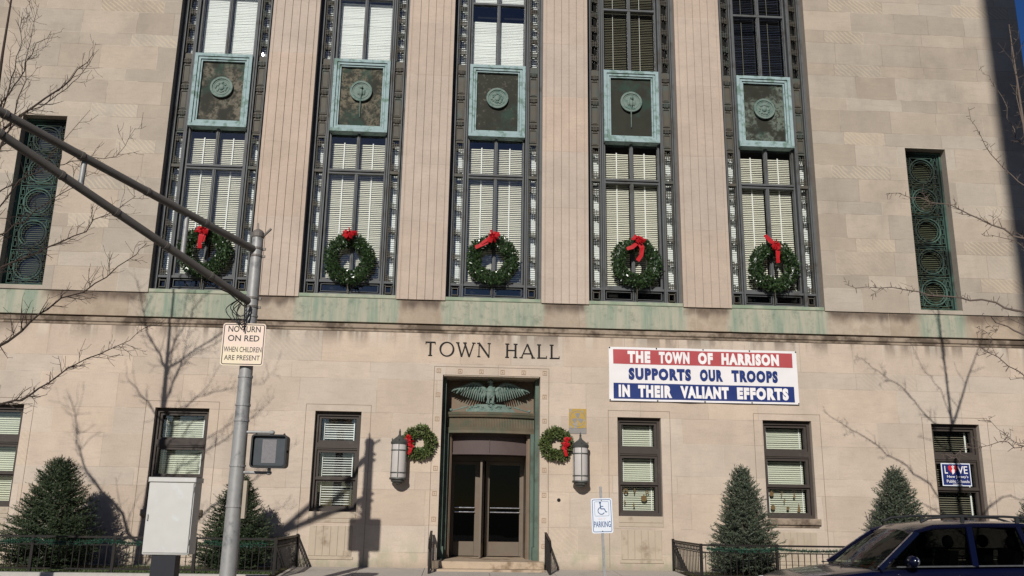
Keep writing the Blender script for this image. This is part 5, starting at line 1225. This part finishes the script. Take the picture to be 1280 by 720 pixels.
for (a,b) in (((5.17,cy-.05,.90),(5.42,cy-.72,.93)),((5.16,cy+.62,.90),(5.30,cy+.02,.925))):
    m=MB(); m.bar(a,b,.022,.014); m.ell(a,(.03,.03,.015),8,5); carb(m,'wiper','black_plastic')
m=MB(); m.tube([(6.15,cy-.36,.98),(6.12,cy-.52,1.04)],.02,6); n=20; m.tube([(6.1+.06*math.sin(k/n*6.283),cy-.38+.18*math.cos(k/n*6.283),1.0+.16*math.sin(k/n*6.283)) for k in range(n+1)],.014,6,cap=False); carb(m,'steering_wheel','black_plastic')
m=MB(); m.box(3.985,4.05,cy-.35,cy+.35,.42,.56); carb(m,'grille','black_plastic')

# ------------------------------------------------------------------ block across the street (behind the camera) whose shadow falls on the right-hand end
XS=14.02     # where the shadow edge meets the facade
yb=-34.0; xb=XS+SUN.x*yb/SUN.y   # left front corner of the block
bl=thing('apartment_block','tan brick block across the street behind the viewer','building',(xb+14,yb-8,0))
m=MB(); m.box(xb,xb+28,yb-16,yb,-.2,39); m.build('wall',M['brick_far'],bl,off=(xb+14,yb-8,0))
m=MB()
for fz_ in range(12):
    for k in range(9): m.box(xb+1.5+k*3.0,xb+3.0+k*3.0,yb-.02,yb+.03,1.5+fz_*3.1,3.3+fz_*3.1)
m.build('window',M['gl_far'],bl,off=(xb+14,yb-8,0))

# ------------------------------------------------------------------ light, sky, camera
w=bpy.data.worlds.new('World'); scene.world=w; w.use_nodes=True; nt=w.node_tree
sky=nt.nodes.new('ShaderNodeTexSky'); sky.sky_type='NISHITA'; sky.sun_disc=False
toS=-SUN.normalized(); el=math.asin(toS.z); sky.sun_elevation=el; sky.sun_rotation=math.atan2(toS.x,toS.y); sky.air_density=1.0; sky.dust_density=.2; sky.ozone_density=4.0
bg=nt.nodes['Background']; bg.inputs[1].default_value=.05; hs=nt.nodes.new('ShaderNodeHueSaturation'); hs.inputs['Saturation'].default_value=1.25; hs.inputs['Hue'].default_value=.515; nt.links.new(sky.outputs[0],hs.inputs['Color']); nt.links.new(hs.outputs[0],bg.inputs[0])
ld=bpy.data.lights.new('sun','SUN'); ld.energy=4.3; ld.angle=R(.53); ld.color=(1,.96,.90)
lo_=bpy.data.objects.new('sun',ld); col.objects.link(lo_); lo_.rotation_euler=SUN.to_track_quat('-Z','Y').to_euler()
cd=bpy.data.cameras.new('camera'); cam=bpy.data.objects.new('camera',cd); col.objects.link(cam); scene.camera=cam
yaw,pitch,roll=0.05449430,0.24571406,0.01543917
Fw=Vector((math.sin(yaw)*math.cos(pitch),math.cos(yaw)*math.cos(pitch),math.sin(pitch))); Rt=Vector((math.cos(yaw),-math.sin(yaw),0)); Up=Rt.cross(Fw)
c,s=math.cos(roll),math.sin(roll); R2=Rt*c+Up*s; U2=-Rt*s+Up*c
cam.matrix_world=Matrix(((R2.x,U2.x,-Fw.x,-.725),(R2.y,U2.y,-Fw.y,-22.0),(R2.z,U2.z,-Fw.z,1.65),(0,0,0,1)))
cd.sensor_width=36; cd.lens=36*1100/1280; cd.clip_end=2000
vs=scene.view_settings; vs.view_transform='Standard'; vs.look='None'; vs.gamma=1; vs.exposure=.1; vs.use_curve_mapping=False
